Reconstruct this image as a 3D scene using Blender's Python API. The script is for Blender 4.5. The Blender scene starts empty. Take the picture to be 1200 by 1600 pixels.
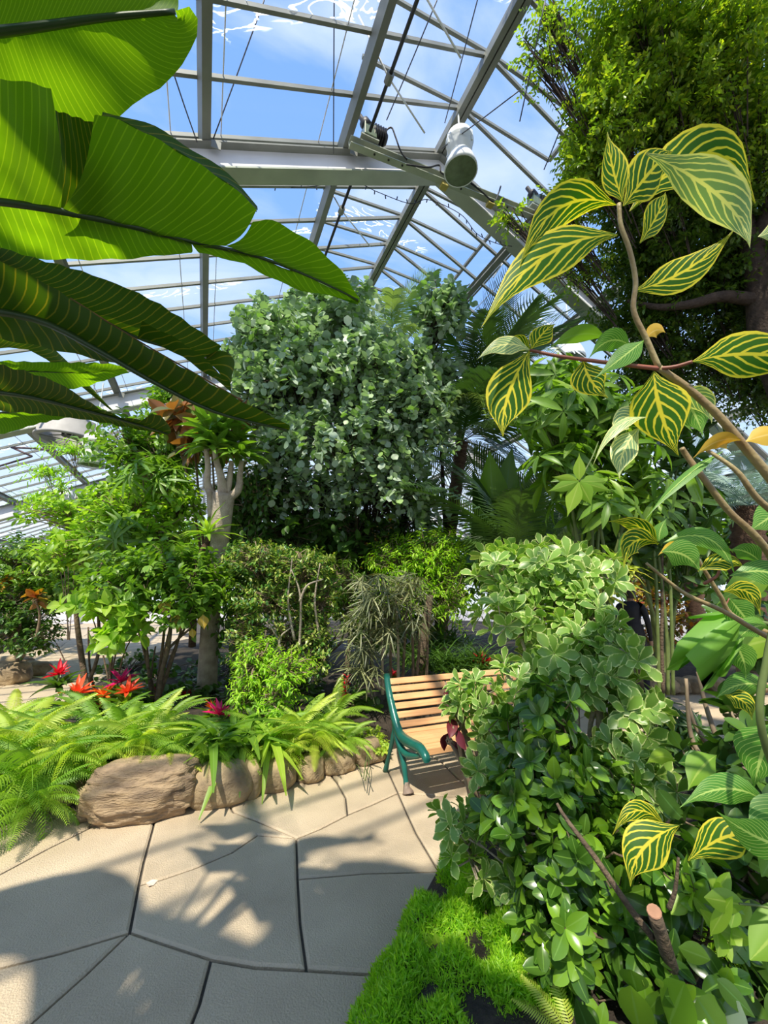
import bpy, math, random
import numpy as np
from mathutils import Vector, Matrix, noise as mnoise

# ------------------------------------------------------------------ camera
YAW, PITCH, ROLL, FOC, CAMH = math.radians(-23.5), math.radians(11.37), math.radians(0.25), 633.0, 1.6
_cy, _sy, _cp, _sp, _cr, _sr = math.cos(YAW), math.sin(YAW), math.cos(PITCH), math.sin(PITCH), math.cos(ROLL), math.sin(ROLL)
FW = Vector((-_sy*_cp, _cy*_cp, _sp)); _r = Vector((_cy, _sy, 0)); _u = _r.cross(FW)
RT = _cr*_r + _sr*_u; UP = -_sr*_r + _cr*_u
CAM = Vector((0, 0, CAMH))
sc = bpy.context.scene
cd = bpy.data.cameras.new('camera'); co = bpy.data.objects.new('camera', cd); sc.collection.objects.link(co)
cd.sensor_fit = 'HORIZONTAL'; cd.sensor_width = 36; cd.lens = 36*FOC/1200; cd.clip_start = 0.05; cd.clip_end = 300
co.matrix_world = Matrix(((RT.x, UP.x, -FW.x, 0), (RT.y, UP.y, -FW.y, 0), (RT.z, UP.z, -FW.z, CAMH), (0, 0, 0, 1)))
sc.camera = co

# ------------------------------------------------------------------ sky, sun, exposure
SUN_ELEV, SUN_AZ = math.radians(54), math.atan2(-0.80, -0.60)      # the sun stands high, behind and to the left
w = bpy.data.worlds.new('sky'); sc.world = w; w.use_nodes = True
nt = w.node_tree; nt.nodes.clear()
def wn(t): return nt.nodes.new(t)
tc = wn('ShaderNodeTexCoord'); sp = wn('ShaderNodeSeparateXYZ'); nt.links.new(tc.outputs['Generated'], sp.inputs[0])
cr = wn('ShaderNodeValToRGB'); nt.links.new(sp.outputs['Z'], cr.inputs[0])
e = cr.color_ramp.elements; e[0].position = 0.0; e[0].color = (0.78, 0.85, 0.95, 1); e[1].position = 1.0; e[1].color = (0.17, 0.34, 0.74, 1)
m_ = e.new(0.30); m_.color = (0.50, 0.66, 0.90, 1); m_ = e.new(0.60); m_.color = (0.24, 0.43, 0.82, 1)
mp = wn('ShaderNodeMapping'); mp.inputs['Scale'].default_value = (2.0, 5.0, 7.0); mp.inputs['Rotation'].default_value = (0.3, 0.2, 0.5)
nt.links.new(tc.outputs['Generated'], mp.inputs[0])
nz = wn('ShaderNodeTexNoise'); nz.inputs['Scale'].default_value = 1.1; nz.inputs['Detail'].default_value = 8; nz.inputs['Distortion'].default_value = 0.7
nt.links.new(mp.outputs[0], nz.inputs[0])
cm = wn('ShaderNodeMapRange'); cm.inputs[1].default_value = 0.46; cm.inputs[2].default_value = 0.85; cm.inputs[4].default_value = 0.75
nt.links.new(nz.outputs[0], cm.inputs[0])
mx = wn('ShaderNodeMixRGB'); nt.links.new(cm.outputs[0], mx.inputs[0]); nt.links.new(cr.outputs[0], mx.inputs[1]); mx.inputs[2].default_value = (0.86, 0.9, 1.0, 1)
bg = wn('ShaderNodeBackground'); nt.links.new(mx.outputs[0], bg.inputs[0]); bg.inputs[1].default_value = 1.25
ou = wn('ShaderNodeOutputWorld'); nt.links.new(bg.outputs[0], ou.inputs[0])
sl = bpy.data.lights.new('sun', 'SUN'); sl.energy = 6.5; sl.angle = math.radians(0.9); sl.color = (1.0, 0.91, 0.74)
so = bpy.data.objects.new('sun', sl); sc.collection.objects.link(so)
sd = Vector((math.cos(SUN_AZ)*math.cos(SUN_ELEV), math.sin(SUN_AZ)*math.cos(SUN_ELEV), math.sin(SUN_ELEV)))
so.rotation_euler = sd.to_track_quat('Z', 'Y').to_euler(); so.location = sd*30
vs = sc.view_settings; vs.view_transform = 'Standard'; vs.look = 'None'; vs.gamma = 1; vs.use_curve_mapping = False; vs.exposure = 0.18

# ------------------------------------------------------------------ helpers
COL = sc.collection
rnd = random.Random(7); RNG = np.random.default_rng(7)
def W(px, py, D): return CAM + (FW + RT*((px-600)/FOC) - UP*((py-800)/FOC))*D
def G(px, py, z=0.0):
    d = FW + RT*((px-600)/FOC) - UP*((py-800)/FOC); return CAM + d*((z-CAMH)/d.z)
def YP(px, py, y):
    d = FW + RT*((px-600)/FOC) - UP*((py-800)/FOC); return CAM + d*(y/d.y)
def tag(o, label=None, cat=None, group=None, kind=None):
    if label: o['label'] = label
    if cat: o['category'] = cat
    if group: o['group'] = group
    if kind: o['kind'] = kind
    return o
def empty(name, loc, label=None, cat=None, group=None, kind=None):
    o = bpy.data.objects.new(name, None); COL.objects.link(o); o.location = Vector(loc); o.empty_display_size = 0.1
    return tag(o, label, cat, group, kind)
def link(name, me, parent=None):
    o = bpy.data.objects.new(name, me); COL.objects.link(o)
    if parent: o.parent = parent
    return o
def org(parent):
    v = Vector((0, 0, 0))
    while parent: v = v + parent.location; parent = parent.parent
    return v
def quads_mesh(name, V, F, mat=None, uv=None, tint=None, smooth=True):
    V = np.asarray(V, np.float32); F = np.asarray(F, np.int32); n = len(F); k = F.shape[1]
    me = bpy.data.meshes.new(name)
    me.vertices.add(len(V)); me.vertices.foreach_set('co', V.ravel())
    me.loops.add(n*k); me.loops.foreach_set('vertex_index', F.ravel())
    me.polygons.add(n); me.polygons.foreach_set('loop_start', np.arange(0, n*k, k, dtype=np.int32))
    if smooth: me.polygons.foreach_set('use_smooth', np.ones(n, bool))
    me.update(calc_edges=True)
    if uv is not None:
        ul = me.uv_layers.new(name='UVMap'); ul.data.foreach_set('uv', np.asarray(uv, np.float32)[F.ravel()].ravel())
    if tint is not None:
        a = me.attributes.new('tint', 'FLOAT', 'POINT'); a.data.foreach_set('value', np.asarray(tint, np.float32))
    if mat: me.materials.append(mat)
    return me
class MB:
    def __init__(s): s.V = []; s.F = []; s.n = 0
    def add(s, V, F):
        V = np.asarray(V, float); s.V.append(V); s.F.extend([tuple(int(i)+s.n for i in f) for f in F]); s.n += len(V); return s
    def box(s, c, size, rot=None):
        c = Vector(c); hx, hy, hz = size[0]/2, size[1]/2, size[2]/2
        P = [Vector((x, y, z)) for x in (-hx, hx) for y in (-hy, hy) for z in (-hz, hz)]
        if rot is not None: P = [rot @ p for p in P]
        return s.add([c+p for p in P], [(0,1,3,2),(4,6,7,5),(0,4,5,1),(2,3,7,6),(0,2,6,4),(1,5,7,3)])
    def beam(s, a, b, wd, ht, up=Vector((0,0,1))):
        a = Vector(a); b = Vector(b); d = (b-a); L = d.length; d.normalize(); x = d.cross(up)
        if x.length < 1e-4: x = Vector((1,0,0))
        x.normalize(); z = x.cross(d); R = Matrix((x, d, z)).transposed()
        return s.box((a+b)/2, (wd, L, ht), R)
    def tube(s, pts, rad, n=6, cap=True):
        V, F = tube_vf(pts, rad, n); s.add(V, F)
        if cap:
            m = len(pts); b = s.n-len(V); s.F.append(tuple(b+i for i in range(n))[::-1]); s.F.append(tuple(b+(m-1)*n+i for i in range(n)))
        return s
    def lathe(s, c, prof, n=20, axis=Vector((0,0,1))):
        axis = Vector(axis).normalized(); x = axis.orthogonal().normalized(); y = axis.cross(x); c = Vector(c); V = []; F = []
        for r, h in prof:
            for i in range(n):
                a = 2*math.pi*i/n; V.append(c + axis*h + (x*math.cos(a)+y*math.sin(a))*r)
        for j in range(len(prof)-1):
            for i in range(n): F.append((j*n+i, j*n+(i+1)%n, (j+1)*n+(i+1)%n, (j+1)*n+i))
        return s.add(V, F)
    def build(s, name, mat, parent=None, smooth=False, bevel=0):
        me = bpy.data.meshes.new(name); V = np.concatenate(s.V); o_ = np.array(org(parent)); V = V-o_
        me.from_pydata(V.tolist(), [], s.F); me.materials.append(mat)
        if smooth: me.polygons.foreach_set('use_smooth', np.ones(len(me.polygons), bool))
        me.update(); o = link(name, me, parent)
        if bevel: b = o.modifiers.new('bevel', 'BEVEL'); b.width = bevel; b.segments = 2; b.limit_method = 'ANGLE'
        return o
def tube_vf(pts, rad, n=6):
    P = np.array([tuple(p) for p in pts], float); m = len(P)
    if np.isscalar(rad): rad = np.full(m, rad)
    rad = np.asarray(rad, float)
    if len(rad) != m: rad = np.interp(np.linspace(0, 1, m), np.linspace(0, 1, len(rad)), rad)
    T = np.gradient(P, axis=0); T /= np.linalg.norm(T, axis=1)[:, None]+1e-9
    ref = np.array([0.31, 0.9, 0.2]); ref = ref/np.linalg.norm(ref)
    if abs((T@ref).mean()) > 0.85: ref = np.array([0.9, -0.2, 0.35])
    X = np.cross(T, ref); X /= np.linalg.norm(X, axis=1)[:, None]+1e-9; Y = np.cross(T, X)
    a = np.arange(n)*2*np.pi/n
    V = (P[:, None]+rad[:, None, None]*(np.cos(a)[None, :, None]*X[:, None]+np.sin(a)[None, :, None]*Y[:, None])).reshape(-1, 3)
    F = [(j*n+i, j*n+(i+1) % n, (j+1)*n+(i+1) % n, (j+1)*n+i) for j in range(m-1) for i in range(n)]
    return V, F
def curve3(pts, n):
    """Catmull-Rom through points (any dimension)."""
    P = np.array([tuple(p) for p in pts], float)
    if len(P) == 2: t = np.linspace(0, 1, n)[:, None]; return P[0]*(1-t)+P[1]*t
    Q = np.vstack([2*P[0]-P[1], P, 2*P[-1]-P[-2]]); out = []
    for s in np.linspace(0, len(P)-1-1e-9, n):
        i = int(s); t = s-i; p0, p1, p2, p3 = Q[i:i+4]
        out.append(0.5*((2*p1)+(-p0+p2)*t+(2*p0-5*p1+4*p2-p3)*t*t+(-p0+3*p1-3*p2+p3)*t**3))
    return np.array(out)
def nrm(a): return a/(np.linalg.norm(a, axis=-1, keepdims=True)+1e-9)

# ------------------------------------------------------------------ materials
def newmat(name):
    m = bpy.data.materials.new(name); m.use_nodes = True; t = m.node_tree; t.nodes.clear()
    return m, t, (lambda k: t.nodes.new(k)), (lambda a, b: t.links.new(a, b))
def math_(N, L, op, a, b=None, c=None):
    n = N('ShaderNodeMath'); n.operation = op
    for i, v in enumerate((a, b, c)):
        if v is None: continue
        if isinstance(v, (int, float)): n.inputs[i].default_value = v
        else: L(v, n.inputs[i])
    return n.outputs[0]
def mixc(N, L, f, a, b):
    n = N('ShaderNodeMixRGB')
    for i, v in enumerate((f, a, b)):
        if isinstance(v, (int, float)): n.inputs[i].default_value = v
        elif isinstance(v, tuple): n.inputs[i].default_value = (*v[:3], 1)
        else: L(v, n.inputs[i])
    return n.outputs[0]
def plain(name, col, rough=0.5, metal=0.0, var=0.12, scale=6.0, bump=0.0, bscale=40, col2=None, spec=0.5, detail=6, stretch=None):
    m, t, N, L = newmat(name); o = N('ShaderNodeOutputMaterial'); b = N('ShaderNodeBsdfPrincipled'); L(b.outputs[0], o.inputs[0])
    tc = N('ShaderNodeTexCoord'); src = tc.outputs['Object']
    if stretch: mp = N('ShaderNodeMapping'); mp.inputs['Scale'].default_value = stretch; L(src, mp.inputs[0]); src = mp.outputs[0]
    n = N('ShaderNodeTexNoise'); n.inputs['Scale'].default_value = scale; n.inputs['Detail'].default_value = detail; L(src, n.inputs[0])
    mr = N('ShaderNodeMapRange'); mr.inputs[1].default_value = 0.3; mr.inputs[2].default_value = 0.7; L(n.outputs[0], mr.inputs[0])
    c2 = col2 or tuple(max(0, c*(1-2*var)) for c in col)
    oi = N('ShaderNodeObjectInfo'); f = math_(N, L, 'ADD', mr.outputs[0], math_(N, L, 'MULTIPLY', math_(N, L, 'SUBTRACT', oi.outputs['Random'], 0.5), 0.35))
    L(mixc(N, L, f, col, c2), b.inputs['Base Color']); b.inputs['Roughness'].default_value = rough; b.inputs['Metallic'].default_value = metal
    b.inputs['Specular IOR Level'].default_value = spec
    if bump:
        n2 = N('ShaderNodeTexNoise'); n2.inputs['Scale'].default_value = bscale; n2.inputs['Detail'].default_value = 5; L(src, n2.inputs[0])
        bp = N('ShaderNodeBump'); bp.inputs['Strength'].default_value = bump; bp.inputs['Distance'].default_value = 0.02; L(n2.outputs[0], bp.inputs['Height']); L(bp.outputs[0], b.inputs['Normal'])
    return m
def leafmat(name, cols, trans=0.35, rough=0.42, pattern=None, pcol=(0.6, 0.6, 0.2), spec=0.5, nv=9, slope=0.35, tcol=None, back=None):
    """cols: list of colours spread over the plant's leaves at random."""
    m, t, N, L = newmat(name); o = N('ShaderNodeOutputMaterial'); b = N('ShaderNodeBsdfPrincipled')
    at = N('ShaderNodeAttribute'); at.attribute_name = 'tint'; oi = N('ShaderNodeObjectInfo')
    f = math_(N, L, 'FRACT', math_(N, L, 'ADD', at.outputs['Fac'], oi.outputs['Random']))
    rp = N('ShaderNodeValToRGB'); el = rp.color_ramp.elements
    while len(el) > 1: el.remove(el[0])
    el[0].position = 0; el[0].color = (*cols[0], 1)
    for i, c in enumerate(cols[1:]): x = el.new((i+1)/max(1, len(cols)-1)); x.color = (*c, 1)
    L(f, rp.inputs[0]); col = rp.outputs[0]
    uvn = N('ShaderNodeUVMap'); s = N('ShaderNodeSeparateXYZ'); L(uvn.outputs[0], s.inputs[0])
    U_, V_ = s.outputs[0], s.outputs[1]
    ua = math_(N, L, 'MULTIPLY', math_(N, L, 'ABSOLUTE', math_(N, L, 'SUBTRACT', U_, 0.5)), 2.0)
    if pattern:
        tc = N('ShaderNodeTexCoord'); nz = N('ShaderNodeTexNoise'); nz.inputs['Scale'].default_value = 30; L(tc.outputs['Object'], nz.inputs[0])
        jit = math_(N, L, 'SUBTRACT', nz.outputs[0], 0.5)
        if pattern == 'edge':
            k = math_(N, L, 'ADD', ua, math_(N, L, 'MULTIPLY', jit, 0.7)); mk = N('ShaderNodeMapRange'); mk.inputs[1].default_value = 0.76; mk.inputs[2].default_value = 0.88; L(k, mk.inputs[0]); mask = mk.outputs[0]
        elif pattern == 'midrib':
            mk = N('ShaderNodeMapRange'); mk.inputs[1].default_value = 0.10; mk.inputs[2].default_value = 0.05; L(ua, mk.inputs[0]); mask = math_(N, L, 'MULTIPLY', mk.outputs[0], 0.7)
        else:
            # lateral veins curving towards the tip, a midrib and (zebra) a margin line
            wv = math_(N, L, 'MULTIPLY', math_(N, L, 'SUBTRACT', V_, math_(N, L, 'MULTIPLY', math_(N, L, 'POWER', ua, 1.3), slope)), nv)
            side = math_(N, L, 'GREATER_THAN', U_, 0.5)
            fr = math_(N, L, 'FRACT', math_(N, L, 'ADD', math_(N, L, 'ADD', wv, math_(N, L, 'MULTIPLY', side, 0.35)), math_(N, L, 'ADD', math_(N, L, 'MULTIPLY', jit, 0.35 if pattern == 'zebra' else 0.1), 7.0)))
            dd = math_(N, L, 'ABSOLUTE', math_(N, L, 'SUBTRACT', fr, 0.5))
            wid = 0.10 if pattern == 'zebra' else 0.04
            mk = N('ShaderNodeMapRange'); mk.inputs[1].default_value = wid+0.05; mk.inputs[2].default_value = wid; L(dd, mk.inputs[0])
            mr = N('ShaderNodeMapRange'); mr.inputs[1].default_value = 0.09; mr.inputs[2].default_value = 0.055; L(ua, mr.inputs[0])
            mask = math_(N, L, 'MAXIMUM', mk.outputs[0], mr.outputs[0])
            if pattern == 'zebra':
                me_ = N('ShaderNodeMapRange'); me_.inputs[1].default_value = 0.86; me_.inputs[2].default_value = 0.92; L(math_(N, L, 'ADD', ua, math_(N, L, 'MULTIPLY', jit, 0.2)), me_.inputs[0])
                mask = math_(N, L, 'MAXIMUM', mask, me_.outputs[0])
            if pattern == 'banana': mask = math_(N, L, 'MULTIPLY', mk.outputs[0], 0.5)
        col = mixc(N, L, mask, col, pcol)
    if back:
        ge = N('ShaderNodeNewGeometry'); col = mixc(N, L, math_(N, L, 'MULTIPLY', ge.outputs['Backfacing'], 0.8), col, back)
    L(col, b.inputs['Base Color']); b.inputs['Roughness'].default_value = rough; b.inputs['Specular IOR Level'].default_value = spec
    tr = N('ShaderNodeBsdfTranslucent')
    tcm = N('ShaderNodeMixRGB'); tcm.blend_type = 'MULTIPLY'; tcm.inputs[0].default_value = 1; L(col, tcm.inputs[1]); tcm.inputs[2].default_value = (*(tcol or (2.1, 2.3, 0.7)), 1); L(tcm.outputs[0], tr.inputs[0])
    ms = N('ShaderNodeMixShader'); ms.inputs[0].default_value = trans; L(b.outputs[0], ms.inputs[1]); L(tr.outputs[0], ms.inputs[2]); L(ms.outputs[0], o.inputs[0])
    return m
def glassmat(name):
    m, t, N, L = newmat(name); o = N('ShaderNodeOutputMaterial')
    tr = N('ShaderNodeBsdfTransparent'); tr.inputs[0].default_value = (0.97, 0.985, 1.0, 1)
    gl = N('ShaderNodeBsdfGlossy'); gl.inputs['Roughness'].default_value = 0.08
    fz = N('ShaderNodeFresnel'); fz.inputs[0].default_value = 1.25
    gb = N('ShaderNodeNewGeometry'); refl = math_(N, L, 'MULTIPLY', math_(N, L, 'MULTIPLY', fz.outputs[0], 0.45), math_(N, L, 'SUBTRACT', 1.0, gb.outputs['Backfacing']))
    a = N('ShaderNodeMixShader'); L(refl, a.inputs[0]); L(tr.outputs[0], a.inputs[1]); L(gl.outputs[0], a.inputs[2])
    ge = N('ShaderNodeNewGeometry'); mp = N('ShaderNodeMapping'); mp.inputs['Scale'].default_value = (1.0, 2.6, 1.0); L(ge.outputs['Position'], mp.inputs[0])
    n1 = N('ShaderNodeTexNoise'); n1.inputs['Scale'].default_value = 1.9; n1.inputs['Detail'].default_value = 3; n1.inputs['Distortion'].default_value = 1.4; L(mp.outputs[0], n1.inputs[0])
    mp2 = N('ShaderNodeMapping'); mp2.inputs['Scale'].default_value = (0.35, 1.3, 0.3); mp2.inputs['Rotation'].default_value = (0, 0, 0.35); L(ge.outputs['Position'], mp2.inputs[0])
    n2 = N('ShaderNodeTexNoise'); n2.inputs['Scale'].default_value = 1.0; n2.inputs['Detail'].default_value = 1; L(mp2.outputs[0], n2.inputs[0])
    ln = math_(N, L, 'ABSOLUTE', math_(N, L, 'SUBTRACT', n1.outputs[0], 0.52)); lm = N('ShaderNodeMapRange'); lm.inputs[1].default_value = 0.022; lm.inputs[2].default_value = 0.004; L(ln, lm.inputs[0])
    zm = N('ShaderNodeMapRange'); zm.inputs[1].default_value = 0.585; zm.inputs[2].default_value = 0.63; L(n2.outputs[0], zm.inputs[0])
    msk = math_(N, L, 'MULTIPLY', math_(N, L, 'MULTIPLY', lm.outputs[0], zm.outputs[0]), 0.85)  # white squiggles painted in for the sun's reflections on the wrinkled film
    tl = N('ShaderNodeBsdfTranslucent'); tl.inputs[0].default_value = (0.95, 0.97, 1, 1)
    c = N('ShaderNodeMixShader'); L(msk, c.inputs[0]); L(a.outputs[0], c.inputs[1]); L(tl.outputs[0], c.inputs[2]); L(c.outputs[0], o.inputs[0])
    return m

M = {}
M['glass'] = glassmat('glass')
M['steel'] = plain('galvanised steel', (0.24, 0.245, 0.22), 0.5, 0.25, 0.12, 3)
M['white_steel'] = plain('white painted steel', (0.82, 0.80, 0.84), 0.5, 0.0, 0.07, 2)
M['lightsteel'] = plain('grey green steel', (0.42, 0.45, 0.36), 0.5, 0.2, 0.1, 3)
M['dark'] = plain('dark metal', (0.045, 0.045, 0.05), 0.5, 0.4, 0.2, 8)
M['cable'] = plain('black cable', (0.02, 0.02, 0.022), 0.6)
M['wire'] = plain('thin wire', (0.09, 0.09, 0.10), 0.5, 0.3)
M['enamel'] = plain('white enamel', (0.75, 0.77, 0.76), 0.35, 0, 0.06, 5)
M['lens'] = plain('dull green lens glass', (0.16, 0.20, 0.12), 0.25, 0, 0.15, 14)
M['copper'] = plain('painted pipe', (0.10, 0.06, 0.07), 0.5)
M['slab'] = plain('concrete', (0.57, 0.455, 0.315), 0.9, 0, 0.0, 2.2, 0.5, 120, col2=(0.44, 0.345, 0.235))
M['joint'] = plain('joint mortar', (0.10, 0.082, 0.062), 0.95, 0, 0.2, 9, 0.5, 80)
M['soil'] = plain('soil', (0.055, 0.04, 0.028), 0.95, 0, 0.3, 14, 1.0, 60)
M['rock'] = plain('tan rock', (0.46, 0.34, 0.19), 0.9, 0, 0.0, 5, 0.9, 26, col2=(0.15, 0.11, 0.07))
M['strata'] = plain('layered rock', (0.44, 0.31, 0.18), 0.9, 0, 0.0, 5, 1.0, 26, col2=(0.13, 0.09, 0.06), stretch=(1, 1, 4))
M['greyrock'] = plain('grey rock', (0.36, 0.37, 0.40), 0.85, 0, 0.0, 5, 0.7, 24, col2=(0.20, 0.21, 0.23))
M['wood'] = plain('oiled slat wood', (0.80, 0.45, 0.21), 0.42, 0, 0.0, 5, 0.15, 60, col2=(0.62, 0.32, 0.14), stretch=(0.5, 12, 12))
M['iron'] = plain('green cast iron', (0.012, 0.13, 0.10), 0.3, 0.1, 0.15, 9, 0.1, 30)
M['iron_worn'] = plain('worn iron foot', (0.30, 0.22, 0.17), 0.7, 0.1, 0.25, 16, 0.3, 30)
M['bark'] = plain('brown bark', (0.20, 0.14, 0.09), 0.9, 0, 0.3, 14, 0.8, 50)
M['palebark'] = plain('pale grey bark', (0.50, 0.42, 0.32), 0.85, 0, 0.0, 9, 0.7, 50, col2=(0.30, 0.24, 0.18))
M['darkbark'] = plain('dark bark', (0.07, 0.045, 0.032), 0.9, 0, 0.3, 12, 0.8, 40)
M['twig'] = plain('twig', (0.30, 0.22, 0.14), 0.8, 0, 0.2, 12)
M['greenstem'] = plain('green stem', (0.16, 0.22, 0.06), 0.6, 0, 0.2, 12)
M['zstem'] = plain('tan green stem', (0.34, 0.27, 0.12), 0.5, 0, 0.0, 14, 0.2, 60, col2=(0.24, 0.16, 0.07))
M['redstem'] = plain('reddish stem', (0.30, 0.10, 0.06), 0.5, 0, 0.2, 14)
M['fibre'] = plain('palm fibre', (0.22, 0.13, 0.08), 0.95, 0, 0.0, 12, 1.0, 60, col2=(0.09, 0.05, 0.035), stretch=(1, 1, 3))

LIME = [(0.20, 0.36, 0.03), (0.32, 0.46, 0.045), (0.13, 0.28, 0.025)]
MID = [(0.10, 0.21, 0.02), (0.17, 0.31, 0.03), (0.07, 0.15, 0.015), (0.24, 0.38, 0.035)]
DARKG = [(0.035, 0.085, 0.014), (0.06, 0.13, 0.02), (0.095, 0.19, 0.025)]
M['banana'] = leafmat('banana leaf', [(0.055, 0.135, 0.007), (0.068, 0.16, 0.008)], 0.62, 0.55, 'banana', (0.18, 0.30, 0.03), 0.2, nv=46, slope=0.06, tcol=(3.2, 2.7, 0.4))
M['banana_dark'] = leafmat('shaded banana leaf', [(0.03, 0.075, 0.006), (0.04, 0.09, 0.007)], 0.42, 0.6, 'banana', (0.30, 0.25, 0.04), 0.15, nv=30, slope=0.05, tcol=(2.2, 2.0, 0.3))  # darker copy of the banana colours, shade from the upper leaves painted in
M['banana_rib'] = plain('banana midrib', (0.03, 0.07, 0.015), 0.4)
M['drybrown'] = plain('dry brown leaf edge', (0.22, 0.11, 0.035), 0.8, 0, 0.3, 30)
M['zebra'] = leafmat('zebra leaf', [(0.03, 0.11, 0.006), (0.04, 0.14, 0.008)], 0.42, 0.5, 'zebra', (0.74, 0.62, 0.05), 0.25, nv=6.8, slope=0.42, tcol=(1.9, 2.0, 0.6))
M['zebra_pale'] = leafmat('pale zebra leaf', [(0.17, 0.30, 0.14), (0.24, 0.37, 0.18)], 0.25, 0.4, 'zebra', (0.85, 0.80, 0.34), nv=8, slope=0.4)
M['zebra_fine'] = leafmat('finely veined leaf', [(0.07, 0.22, 0.03), (0.10, 0.27, 0.03)], 0.35, 0.4, 'veins', (0.45, 0.58, 0.16), nv=12, slope=0.4)
M['yellowleaf'] = leafmat('yellowed leaf', [(0.75, 0.50, 0.05), (0.65, 0.42, 0.05)], 0.35, 0.5, 'midrib', (0.8, 0.6, 0.2), tcol=(1.2, 1.0, 0.5))
M['varieg'] = leafmat('cream edged leaf', [(0.16, 0.29, 0.055), (0.24, 0.39, 0.07), (0.11, 0.21, 0.04)], 0.28, 0.34, 'edge', (0.64, 0.68, 0.30))
M['glossy'] = leafmat('glossy dark leaf', [(0.03, 0.085, 0.012), (0.06, 0.15, 0.015), (0.04, 0.10, 0.014), (0.20, 0.37, 0.025), (0.035, 0.09, 0.014), (0.13, 0.27, 0.02)], 0.2, 0.22, 'midrib', (0.16, 0.30, 0.05))
M['mid'] = leafmat('mid green leaf', MID, 0.32, 0.42, 'midrib', (0.2, 0.34, 0.08))
M['lime'] = leafmat('lime leaf', LIME, 0.38, 0.42, 'midrib', (0.4, 0.5, 0.1))
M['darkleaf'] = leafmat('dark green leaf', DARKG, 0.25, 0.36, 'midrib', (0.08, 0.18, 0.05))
M['silver'] = leafmat('silver green round leaf', [(0.25, 0.35, 0.24), (0.38, 0.48, 0.36), (0.17, 0.26, 0.16), (0.25, 0.42, 0.08), (0.48, 0.56, 0.45), (0.28, 0.38, 0.27)], 0.25, 0.42, None, tcol=(1.4, 1.7, 0.7))
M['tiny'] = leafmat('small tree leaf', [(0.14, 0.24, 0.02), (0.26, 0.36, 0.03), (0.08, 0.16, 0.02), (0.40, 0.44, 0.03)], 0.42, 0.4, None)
M['tinydark'] = leafmat('shaded small tree leaf', [(0.05, 0.10, 0.015), (0.10, 0.18, 0.02), (0.03, 0.07, 0.012), (0.16, 0.22, 0.02)], 0.35, 0.35, None)  # darker copy of the small leaf colours, shade inside the crown painted in
M['feather'] = leafmat('bright feathery leaf', [(0.24, 0.46, 0.02), (0.38, 0.58, 0.03), (0.15, 0.33, 0.015)], 0.35, 0.5, None)
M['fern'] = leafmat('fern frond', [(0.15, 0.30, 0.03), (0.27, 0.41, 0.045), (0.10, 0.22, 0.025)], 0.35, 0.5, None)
M['fernlime'] = leafmat('sunlit fern frond', [(0.34, 0.45, 0.05), (0.46, 0.52, 0.08), (0.20, 0.36, 0.04)], 0.35, 0.5, None)  # lighter copy of the fern colours, sunlight put into the colour
M['palm'] = leafmat('palm leaflet', [(0.04, 0.10, 0.02), (0.09, 0.17, 0.04), (0.025, 0.06, 0.015)], 0.22, 0.35, None)
M['palmpale'] = leafmat('pale palm leaflet', [(0.30, 0.38, 0.17), (0.20, 0.30, 0.12)], 0.25, 0.4, None)
M['aralia'] = leafmat('thin finger leaf', [(0.05, 0.06, 0.03), (0.22, 0.24, 0.10), (0.10, 0.12, 0.06), (0.30, 0.30, 0.13)], 0.15, 0.4, None)
M['croton'] = leafmat('small mottled leaf', [(0.03, 0.10, 0.02), (0.09, 0.22, 0.03), (0.42, 0.46, 0.10), (0.05, 0.14, 0.02)], 0.25, 0.35, None)
M['rubber'] = leafmat('rubber leaf with red back', [(0.05, 0.13, 0.03), (0.30, 0.10, 0.04), (0.09, 0.19, 0.04)], 0.2, 0.32, 'midrib', (0.3, 0.2, 0.1), back=(0.36, 0.12, 0.05))
M['orangeleaf'] = leafmat('orange and green leaf', [(0.50, 0.16, 0.02), (0.55, 0.38, 0.03), (0.10, 0.2, 0.03), (0.35, 0.07, 0.02)], 0.3, 0.45, None, tcol=(1.4, 1.1, 0.5))
M['striped'] = leafmat('yellow striped leaf', [(0.50, 0.50, 0.07), (0.22, 0.36, 0.05), (0.60, 0.55, 0.10)], 0.3, 0.45, None)
M['wine'] = leafmat('wine red leaf', [(0.09, 0.012, 0.02), (0.13, 0.014, 0.025)], 0.15, 0.4, None, tcol=(1.8, 0.8, 0.8))
M['blue'] = leafmat('bluish cycad leaflet', [(0.25, 0.36, 0.30), (0.36, 0.46, 0.38)], 0.2, 0.45, None, tcol=(1.2, 1.4, 1.0))
for nme, c in (('f_red', (0.60, 0.01, 0.03)), ('f_orange', (0.90, 0.17, 0.02)), ('f_magenta', (0.62, 0.015, 0.16)), ('f_coral', (0.85, 0.10, 0.03))):
    M[nme] = leafmat(nme, [c, tuple(min(1, x*1.2) for x in c)], 0.3, 0.45, None, tcol=(1.4, 1.0, 1.0))
M['cloth'] = plain('black cloth', (0.012, 0.012, 0.016), 0.7, 0, 0.2, 20)
M['trouser'] = plain('dark trousers', (0.022, 0.016, 0.03), 0.8, 0, 0.2, 20, stretch=(6, 6, 1))
M['skin'] = plain('skin', (0.50, 0.30, 0.21), 0.5)
M['hair'] = plain('dark hair', (0.02, 0.014, 0.01), 0.5, 0, 0.3, 60)

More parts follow.
